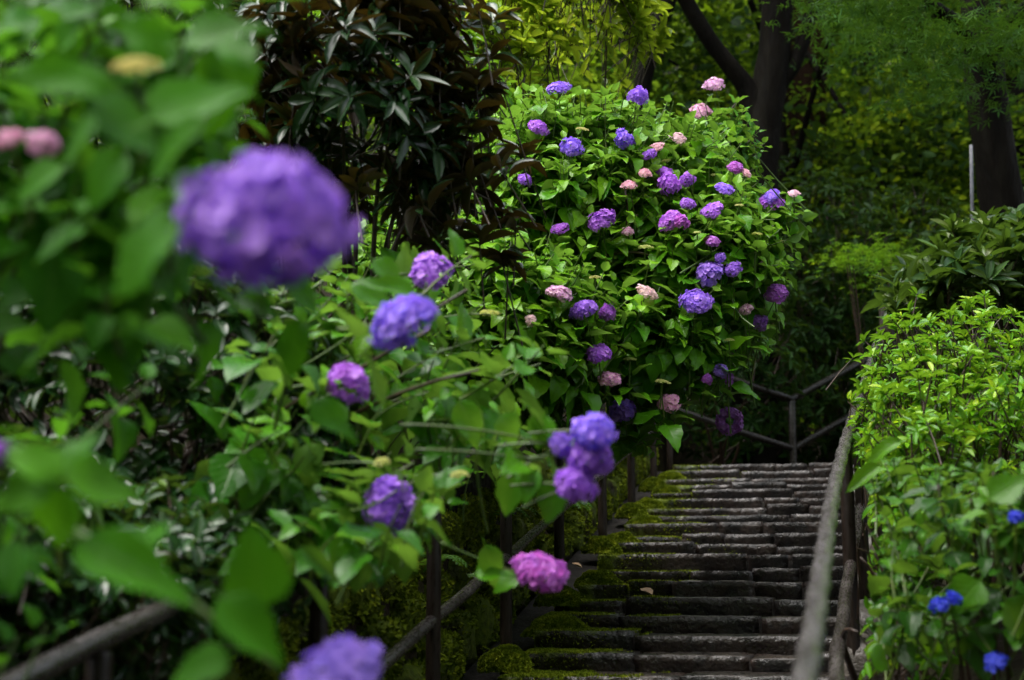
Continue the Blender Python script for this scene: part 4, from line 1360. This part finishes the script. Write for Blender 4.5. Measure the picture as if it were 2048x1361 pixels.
# dark shrubs behind the landing
DS = [(1490, 640, 15.2, 190, 230, 0.8, 'dense dark evergreen shrub behind the far railing, left of its corner post'), (1660, 600, 15.6, 170, 260, 0.8, 'dense dark evergreen shrub behind the far railing, right of its corner post'),
      (1800, 560, 16.5, 170, 190, 1.0, 'dark evergreen shrub behind the olive rhododendron'), (1600, 450, 19.0, 170, 190, 1.2, 'brownish dark shrub at the foot of the red-brown trunk'),
      (1420, 600, 14.2, 160, 230, 1.0, 'dark evergreen shrub hidden behind the focused hydrangea, at the foot of the forked trunk'), (1980, 640, 14.5, 220, 200, 1.0, 'dark evergreen shrub at the right edge above the azalea')]
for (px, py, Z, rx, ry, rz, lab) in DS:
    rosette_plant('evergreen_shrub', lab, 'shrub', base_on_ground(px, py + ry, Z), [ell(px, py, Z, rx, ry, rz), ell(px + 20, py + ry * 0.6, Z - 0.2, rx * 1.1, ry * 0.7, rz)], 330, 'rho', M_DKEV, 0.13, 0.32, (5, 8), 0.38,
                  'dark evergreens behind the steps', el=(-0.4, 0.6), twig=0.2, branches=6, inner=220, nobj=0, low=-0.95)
# maple sapling behind the railing; paler azalea leaf colour makes up for shade
sp = Plant('maple_sapling', 'fresh green maple sapling with brightness put into its leaf colour, in front of the dark evergreens', 'sapling', base_on_ground(1740, 720, 12.9))
for i in range(26):
    p = P(random.uniform(1680, 1800), random.uniform(485, 540) + random.uniform(0, 60) * (random.random() < .3), random.uniform(12.5, 13.1))
    m = 16
    sp.add('maple', p + RNG.normal(size=(m, 3)) * [.13, .13, .035], unit(RNG.normal(size=(m, 3)) * [1, 1, .2]), unit(ZUP + RNG.normal(size=(m, 3)) * .3), 0.07, 0.07, RNG.uniform(0.5, 0.9, m))
    if i % 6 == 0:
        sp.stems.tube(curve3(sp.base, (sp.base + p) / 2 + ZUP * .3, p, 6), 0.006, 4, cap=False)
sp.finish(M_AZA, M_STEMB, 0)


# ------------------------------------------------------------------ trees
def crown_leaves(pl, centres, per, spread, L, tint, lib='wood', flatten=0.45, tj=0.15):
    for c, t in zip(centres, tint):
        n = per
        p = c + RNG.normal(size=(n, 3)) * [spread, spread, spread * flatten]
        pl.add(lib, p, unit(RNG.normal(size=(n, 3)) * [1, 1, 0.5] - ZUP * 0.2), unit(ZUP + RNG.normal(size=(n, 3)) * 0.5), L * RNG.uniform(0.7, 1.3, n), L * RNG.uniform(0.6, 1.1, n) * (1.0 if lib == 'maple' else 0.75), np.clip(t + RNG.normal(size=n) * tj, 0.02, 0.98))


def limb(pl, pts, r, name='limb', mat=None, sides=12, parent=None):
    g = Geo()
    pts = np.asarray(pts)
    n = len(pts)
    t = np.linspace(0, 1, n)
    tt = np.linspace(0, 1, 18)
    pp = np.stack([np.interp(tt, t, pts[:, i]) for i in range(3)], 1)
    ks = np.array([.25, .5, .25])
    for _ in range(2):
        pp[1:-1] = pp[:-2] * .25 + pp[1:-1] * .5 + pp[2:] * .25
    rr = np.interp(tt, t, r)
    g.tube(pp, rr, sides, wob=0.03)
    return link(name, g.mesh(name, mat or M_BARK), pl.root)


# forked trunk
bt = base_on_ground(1508, 640, 15.0)
t1 = Plant('maple_tree', 'dark wet tree with a forked trunk behind the pink hydrangea', 'tree', bt, 'trees behind the steps')
Zt = 15.0
limb(t1, [bt - [0, 0, .3], P(1508, 500, Zt), P(1513, 360, Zt), P(1522, 260, Zt), P(1530, 200, Zt)], np.array([.30, .235, .215, .205, .12]), 'trunk')
limb(t1, [P(1514, 350, Zt), P(1524, 250, Zt), P(1550, 110, Zt), P(1556, 0, Zt), P(1560, -200, Zt), P(1600, -420, Zt + .6)], np.array([.18, .195, .175, .165, .15, .10]))
limb(t1, [P(1516, 280, Zt), P(1506, 200, Zt), P(1488, 165, Zt - .05), P(1440, 110, Zt - .1), P(1395, 45, Zt - .15), P(1355, -30, Zt - .2), P(1280, -200, Zt - .5)], np.array([.13, .14, .10, .088, .085, .08, .06]))
limb(t1, [P(1528, 260, Zt), P(1556, 170, Zt), P(1590, 130, Zt), P(1620, 40, Zt), P(1650, -100, Zt)], np.array([.12, .10, .08, .07, .05]))
cs = []
for i in range(130):
    cs.append(P(random.uniform(1250, 2100), random.uniform(-1500, -40), random.uniform(11.0, 19.5)))
crown_leaves(t1, cs, 60, 0.42, 0.11, RNG.normal(0.35, 0.12, len(cs)), 'maple', 0.3)
cs2 = [P(random.uniform(1640, 1790), random.uniform(-20, 150), random.uniform(12.5, 14.6)) for i in range(12)]
crown_leaves(t1, cs2, 36, 0.22, 0.10, RNG.normal(0.25, 0.1, len(cs2)), 'maple', 0.25)
t1.finish(M_MAPLE, M_STEMB, 0)

# right trunk and the maple branches hanging in front of it
bt = base_on_ground(2015, 620, 13.5)
t2 = Plant('maple_tree', 'leaning grey-barked tree at the right edge with drooping maple sprays', 'tree', bt, 'trees behind the steps')
Zt = 13.5
limb(t2, [bt - [0, 0, .3], P(2020, 520, Zt), P(2003, 400, Zt), P(1983, 270, Zt), P(1968, 150, Zt), P(1960, 0, Zt), P(1955, -250, Zt)], np.array([.27, .235, .21, .195, .19, .17, .12]), 'trunk')
limb(t2, [P(1966, 140, Zt), P(1920, 50, Zt - .4), P(1850, 0, Zt - .8), P(1770, -40, Zt - 1.4)], np.array([.09, .07, .055, .04]))
limb(t2, [P(1968, 120, Zt), P(2040, 30, Zt - 1), P(2130, -60, Zt - 2.2)], np.array([.10, .08, .05]))
cs = []
while len(cs) < 56:
    px, py = random.uniform(1560, 2120), random.uniform(-120, 330)
    lim = np.interp(px, [1560, 1650, 1760, 1830, 1900, 1980, 2120], [10, 90, 165, 225, 235, 180, 250])
    if py > lim + random.gauss(0, 18):
        continue
    cs.append(P(px, py, random.uniform(9.5, 12.6)))
crown_leaves(t2, cs, 48, 0.17, 0.085, RNG.normal(0.32, 0.12, len(cs)), 'maple', 0.28)
cs = [P(random.uniform(1500, 2600), random.uniform(-1500, -120), random.uniform(7.0, 17)) for i in range(130)]
crown_leaves(t2, cs, 60, 0.42, 0.11, RNG.normal(0.35, 0.12, len(cs)), 'maple', 0.3)
t2.finish(M_MAPLE, M_STEMB, 0)

# slender trunk left of the fork
bt = base_on_ground(1262, 420, 15.5)
t3 = Plant('slender_tree', 'slender dark leaning trunk left of the forked tree', 'tree', bt, 'trees behind the steps')
limb(t3, [bt - [0, 0, .3], P(1272, 230, 15.5), P(1290, 150, 15.5), P(1312, 60, 15.5), P(1345, -10, 15.5), P(1380, -150, 15.4)], np.array([.11, .10, .095, .09, .08, .06]), 'trunk')
limb(t3, [P(1312, 60, 15.5), P(1330, 20, 15.5), P(1320, -60, 15.5)], np.array([.05, .045, .03]))
cs = [P(random.uniform(1150, 1480), random.uniform(-420, -20), random.uniform(14.5, 17)) for i in range(22)]
crown_leaves(t3, cs, 50, 0.4, 0.12, RNG.normal(0.45, 0.14, len(cs)), 'wood', 0.35)
t3.finish(M_WOOD, M_STEMB, 0)

bt = base_on_ground(1605, 520, 20.0)
t4 = Plant('cedar_tree', 'straight red-brown trunk standing behind the forked tree', 'tree', bt, 'trees behind the steps')
limb(t4, [bt - [0, 0, .3], P(1607, 300, 20), P(1612, 100, 20), P(1618, -300, 20), P(1620, -700, 20)], np.array([.36, .32, .30, .26, .2]), 'trunk', M_BARKR)
cs = [P(random.uniform(1350, 1900), random.uniform(-900, -250), random.uniform(18, 23)) for i in range(25)]
crown_leaves(t4, cs, 50, 0.55, 0.16, RNG.normal(0.25, 0.1, len(cs)), 'wood', 0.4)
t4.finish(M_WOOD, M_STEMB, 0)

# thin pale pole
pp0 = P(1946, 520, 12.8)
g = Geo()
zb = float(ground(pp0[0], pp0[1]))
topp = P(1942, 290, 12.8)
g.tube([(pp0[0], pp0[1], zb - 0.2), tuple(pp0), tuple((pp0 + topp) / 2), tuple(topp)], 0.015, 10)
po = link('metal_pole', g.mesh('metal_pole', M_METAL))
po['label'] = 'thin pale upright pole just left of the leaning right-hand trunk'
po['category'] = 'pole'

# woodland behind
WT = [(1100, 22, .50, .5), (1300, 25, .42, .7), (1420, 24, .5, .6), (1760, 24, .8, .65), (1850, 21, .7, .5), (1960, 27, .6, .6), (1560, 30, .5, .6), (900, 26, .4, .5), (650, 18, .3, .5), (300, 16, .25, .5), (0, 15, .25, .5), (2150, 20, .4, .5), (2300, 28, .4, .6), (1200, 36, .5, .8), (1700, 38, .6, .8), (700, 34, .4, .8), (2050, 38, .5, .8), (1565, 18.5, .3, .5), (2060, 18.5, .3, .5), (1130, 19, .3, .5)]
WLAB = ['woodland tree behind the yellow-green rhododendron', 'woodland tree behind the slender leaning trunk', 'woodland tree between the slender trunk and the forked trunk', 'woodland tree with yellow light put into its leaf tint, in the gap between the two big trunks', 'yellow-green woodland tree just left of the leaning right trunk', 'woodland tree behind the leaning right trunk', 'woodland tree behind the forked trunk',
        'woodland tree above the dark rhododendron', 'woodland tree behind the dark rhododendron', 'woodland tree behind the tall evergreen at upper left', 'woodland tree at the far upper left corner', 'woodland tree past the right edge', 'deep woodland tree past the right edge', 'deepest woodland tree behind the yellow-green rhododendron', 'deepest woodland tree behind the gap between the trunks', 'deepest woodland tree behind the dark rhododendron', 'deepest woodland tree behind the right trunk', 'dark evergreen tree added as a shaded gap right behind the red-brown trunk', 'dark evergreen tree added as a shaded gap just behind the leaning right trunk', 'dark evergreen tree added as a shaded gap below the yellow-green rhododendron']
for (px, Z, tint, sc), lab in zip(WT, WLAB):
    p = P(px, 600, Z)
    gz = float(ground(p[0], p[1]))
    bt = np.array([p[0], p[1], gz])
    w = Plant('woodland_tree', lab, 'tree', bt, 'woodland trees on the hillside')
    hgt = 5.0 + Z * 0.16
    top = bt + np.array([random.uniform(-.5, .5), random.uniform(-.5, .5), hgt])
    limb(w, [bt - [0, 0, .3], bt + [0.05, 0, hgt * .35], bt + [-.1, .1, hgt * .7], top], np.array([.17, .14, .11, .05]), 'trunk')
    n = 130
    u = unit(RNG.normal(size=(n, 3))) * RNG.uniform(0.45, 1.0, (n, 1)) ** 0.5
    cen = bt + np.array([0, 0, hgt * 0.55]) + u * np.array([2.0 + Z * .03, 2.0 + Z * .03, hgt * 0.52])
    for k in range(5):
        c = cen[RNG.integers(0, n)]
        s0 = bt + (top - bt) * random.uniform(.3, .8)
        limb(w, [s0, (s0 + c) / 2 + ZUP * .2, c], np.array([.06, .04, .02]), 'limb', sides=6)
    crown_leaves(w, cen, 38, 0.42, 0.13 + 0.002 * Z, RNG.normal(tint - (0.14 if tint < 0.6 else -0.06), 0.24, n), 'wood', 0.6, 0.12)  # paler tint in the gap stands in for light, deeper elsewhere for shade
    w.finish(M_DKEV if 'dark evergreen' in lab else M_WOOD, M_STEMB, 0)  # near-black leaves of the added evergreens stand in for shaded gaps

# unseen trees added beyond the frame: they close off low sky, dimming the steps
for (x, y, hgt, lab) in [(3.6, -3.5, 9, 'unseen sky-blocking tree added behind the viewer to the right of the steps'), (0.2, -7.0, 10, 'unseen sky-blocking tree added behind the viewer in line with the steps'), (-4.6, -6.5, 9.5, 'unseen sky-blocking tree added behind the viewer to the left of the steps'), (7.5, -8.0, 11, 'unseen sky-blocking tree added far behind the viewer to the right'),
                         (-9.5, -2.5, 9, 'unseen sky-blocking tree added beyond the left edge, behind the viewer'),
                         (9.5, 0.0, 11, 'tall unseen sky-blocking tree added well beyond the right edge'), (9.0, 9.0, 10, 'tall unseen sky-blocking tree added beyond the right edge, level with the top of the steps'), (-3.0, -12.0, 12, 'tall unseen sky-blocking tree added far behind the viewer, left of the steps'), (3.5, -12.5, 12, 'tall unseen sky-blocking tree added far behind the viewer, right of the steps'), (2.3, -0.6, 10.5, 'high-crowned unseen tree added right beside the viewer to shade the plants by the foot of the steps')]:
    bt = on_ground(x, y)
    w = Plant('woodland_tree', lab, 'tree', bt, 'unseen shading trees added around the viewer')
    top = bt + np.array([random.uniform(-.4, .4), random.uniform(-.4, .4), hgt])
    limb(w, [bt - [0, 0, .3], bt + [0.05, 0, hgt * .35], bt + [-.1, .1, hgt * .7], top], np.array([.2, .16, .12, .05]), 'trunk')
    n = 240
    u = unit(RNG.normal(size=(n, 3))) * RNG.uniform(0.35, 1.0, (n, 1)) ** 0.5
    high = 'high-crowned' in lab  # raised crown added overhead to shade the near foliage
    cen = bt + np.array([-0.8 if high else 0, 0.6 if high else 0, hgt * (0.74 if high else 0.55)]) + u * np.array([2.9, 2.9, hgt * (0.2 if high else 0.5)])
    crown_leaves(w, cen, 40, 0.42, 0.19, RNG.normal(.4, 0.2, n), 'wood', 0.6, 0.12)
    w.finish(M_WOOD, M_STEMB, 0)

# ground cover on the wooded slope
n = 26000
ux, uy = RNG.uniform(-22, 26, n), 16.0 + RNG.uniform(0, 1, n) ** 1.3 * 40
gp = np.stack([ux, uy, ground(ux, uy) + RNG.uniform(0, .5, n)], 1)
V, Q, UV = LIB['wood'][0]
x_, y_, z_ = frames(unit(RNG.normal(size=(n, 3)) * [1, 1, .4] - FWD * 0.2), unit(ZUP + RNG.normal(size=(n, 3)) * .6))
LL = RNG.uniform(.09, .2, n)[:, None]
M = np.stack([x_ * LL * .7, y_ * LL, z_ * LL], 1)
v = (np.einsum('vk,nkj->nvj', V, M) + gp[:, None, :]).reshape(-1, 3)
tt = np.repeat(np.clip(.38 + .2 * np.sin(ux * .6) * np.cos(uy * .5) + RNG.normal(size=n) * .12, .02, .98), len(V))
link('undergrowth', np_mesh('undergrowth', v, (Q[None] + (np.arange(n) * len(V))[:, None, None]).reshape(-1, 4), M_WOOD, tt, np.tile(UV, (n, 1))), None, stuff=True)

# understorey shrubs between the trunks
US = [(1720, 420, 19, .6, 'yellow-green shrub in the gap between the trunks'), (1830, 440, 18, .75, 'yellow-green shrub with light put into its leaf tint, left of the pale pole'), (1900, 380, 20, .5, 'green shrub behind the pale pole'), (1400, 280, 20, .62, 'yellow-green shrub left of the forked trunk'), (1250, 320, 19, .5, 'green shrub behind the top of the focused hydrangea'),
      (1660, 330, 23, .8, 'yellow shrub beside the red-brown trunk'), (1090, 330, 16, .4, 'dim green shrub below the yellow-green rhododendron'), (2080, 420, 18, .4, 'green shrub at the right edge behind the leaning trunk')]
for (px, py, Z, t, lab) in US:
    c = P(px, py, Z)
    base = base_on_ground(px, py + 120, Z)
    w = Plant('woodland_shrub', lab, 'shrub', base, 'woodland shrubs between the trunks')
    n = 70
    u = unit(RNG.normal(size=(n, 3)))
    rz = max(0.8, (c[2] - base[2]))
    cen = base + np.array([0, 0, rz * 0.85]) + u * np.array([1.1, 1.0, rz * 0.85])
    crown_leaves(w, cen, 40, 0.28, 0.11, RNG.normal(t + 0.35, 0.2, n), 'wood', 0.5, 0.1)  # raised leaf tint replaces the light that the crowns block
    for k in range(5):
        w.stems.tube(curve3(base, base + ZUP * rz * .6, cen[k], 6), [.03, .028, .024, .02, .014, .01], 5, cap=False)
    w.finish(M_WOOD, M_STEMB, 0)

# ------------------------------------------------------------------ small things
# ferns on the wall
for i, (y, dz, lab) in enumerate([(5.6, .62, 'small fern on the mossy wall nearest the camera'), (6.9, .6, 'small fern on the mossy wall behind the pink-magenta flower'), (7.9, .5, 'small fern on the mossy wall, third along the rail'), (8.7, .35, 'small fern low on the wall by the uppermost visible posts')]):
    base = np.array([WALL_X + 0.0, y, SL * y + dz - .12])
    fn = Plant('fern', lab, 'fern', base, 'ferns on the mossy wall')
    for k in range(6):
        a = -0.9 + k * 0.36 + random.uniform(-.1, .1)
        d = unit(np.array([math.cos(a), math.sin(a), 0.55]))
        L = random.uniform(.16, .24)
        g = Geo()
        q = curve3(base, base + d * L * .6 + ZUP * .05, base + d * L - ZUP * .07, 12)
        g.tube(q, 0.002, 4, cap=False)
        for j in range(2, 12):
            w = L * 0.26 * (1 - j / 13.0) + .008
            tdir = unit(q[min(11, j)] - q[j - 1])
            s = unit(np.cross(tdir, ZUP))
            for sg in (1, -1):
                e = s * sg * w + tdir * w * .35 - ZUP * w * .2
                g.add(np.array([q[j], q[j] + e * .5 + tdir * .006, q[j] + e, q[j] + e * .5 - tdir * .006]), [(0, 1, 2, 3)])
        V = np.vstack(g.V)
        link('frond', np_mesh('frond', V, np.vstack(g.Q), M_FERN, np.full(len(V), .6), np.zeros((len(V), 2))), fn.root)

# rocks outside the right handrail
for i, (px, py, Z, r, lab) in enumerate([(1765, 1000, 8.6, .18, 'mossy rock beside the right railing, highest of the four'), (1750, 1100, 7.4, .18, 'mossy rock beside the right railing just under the azalea'), (1745, 1190, 6.6, .17, 'moss-covered rock at the foot of the right railing posts'), (1740, 1290, 6.0, .18, 'mossy rock beside the right railing, lowest of the four')]):
    p = P(px, py, Z)
    V, Q = stone(r * 1.2, r * 1.1, r * .8, .09, .045, 900 + i * 7, 6, 6, 5, 4.0)
    gz = float(ground(p[0], p[1]))
    o = link('rock', np_mesh('rock', V, Q, M_ROCK))
    o.location = (p[0] + .05, p[1], gz + r * .45)
    o['label'] = lab
    o['category'] = 'rock'
    o['group'] = 'mossy rocks beside the right railing'

# fallen leaves
DL, DQ, DU = grid_leaf(lambda u: max(.03, .5 * math.sin(math.pi * u ** .8)), 5, .5, -.3, .6, .2, 2)
for (px, py, s, lab) in [(1303, 1193, .075, 'dry tan leaf lying on a middle step'), (1162, 1138, .06, 'pale dry leaf lying at the left end of the steps beside a moss cushion'), (1442, 986, .03, 'tiny pale leaf fragment lying near the top of the steps')]:
    best = None
    for Z in np.arange(5.8, 13, 0.005):
        p = P(px, py, Z)
        if p[2] < float(SL * (Y0 + math.floor((p[1] - Y0) / TR) * TR)) + 0.012:
            best = p
            break
    p = best if best is not None else P(px, py, 8)
    o = link('fallen_leaf', np_mesh('fallen_leaf', DL, DQ, M_DRY, None, DU))
    o.location = (p[0], p[1] + 0.03, p[2] + 0.008)
    o.scale = (s, s, s)
    o.rotation_euler = (0.1, 0.1, random.uniform(1, 2))
    o['label'] = lab
    o['category'] = 'leaf'
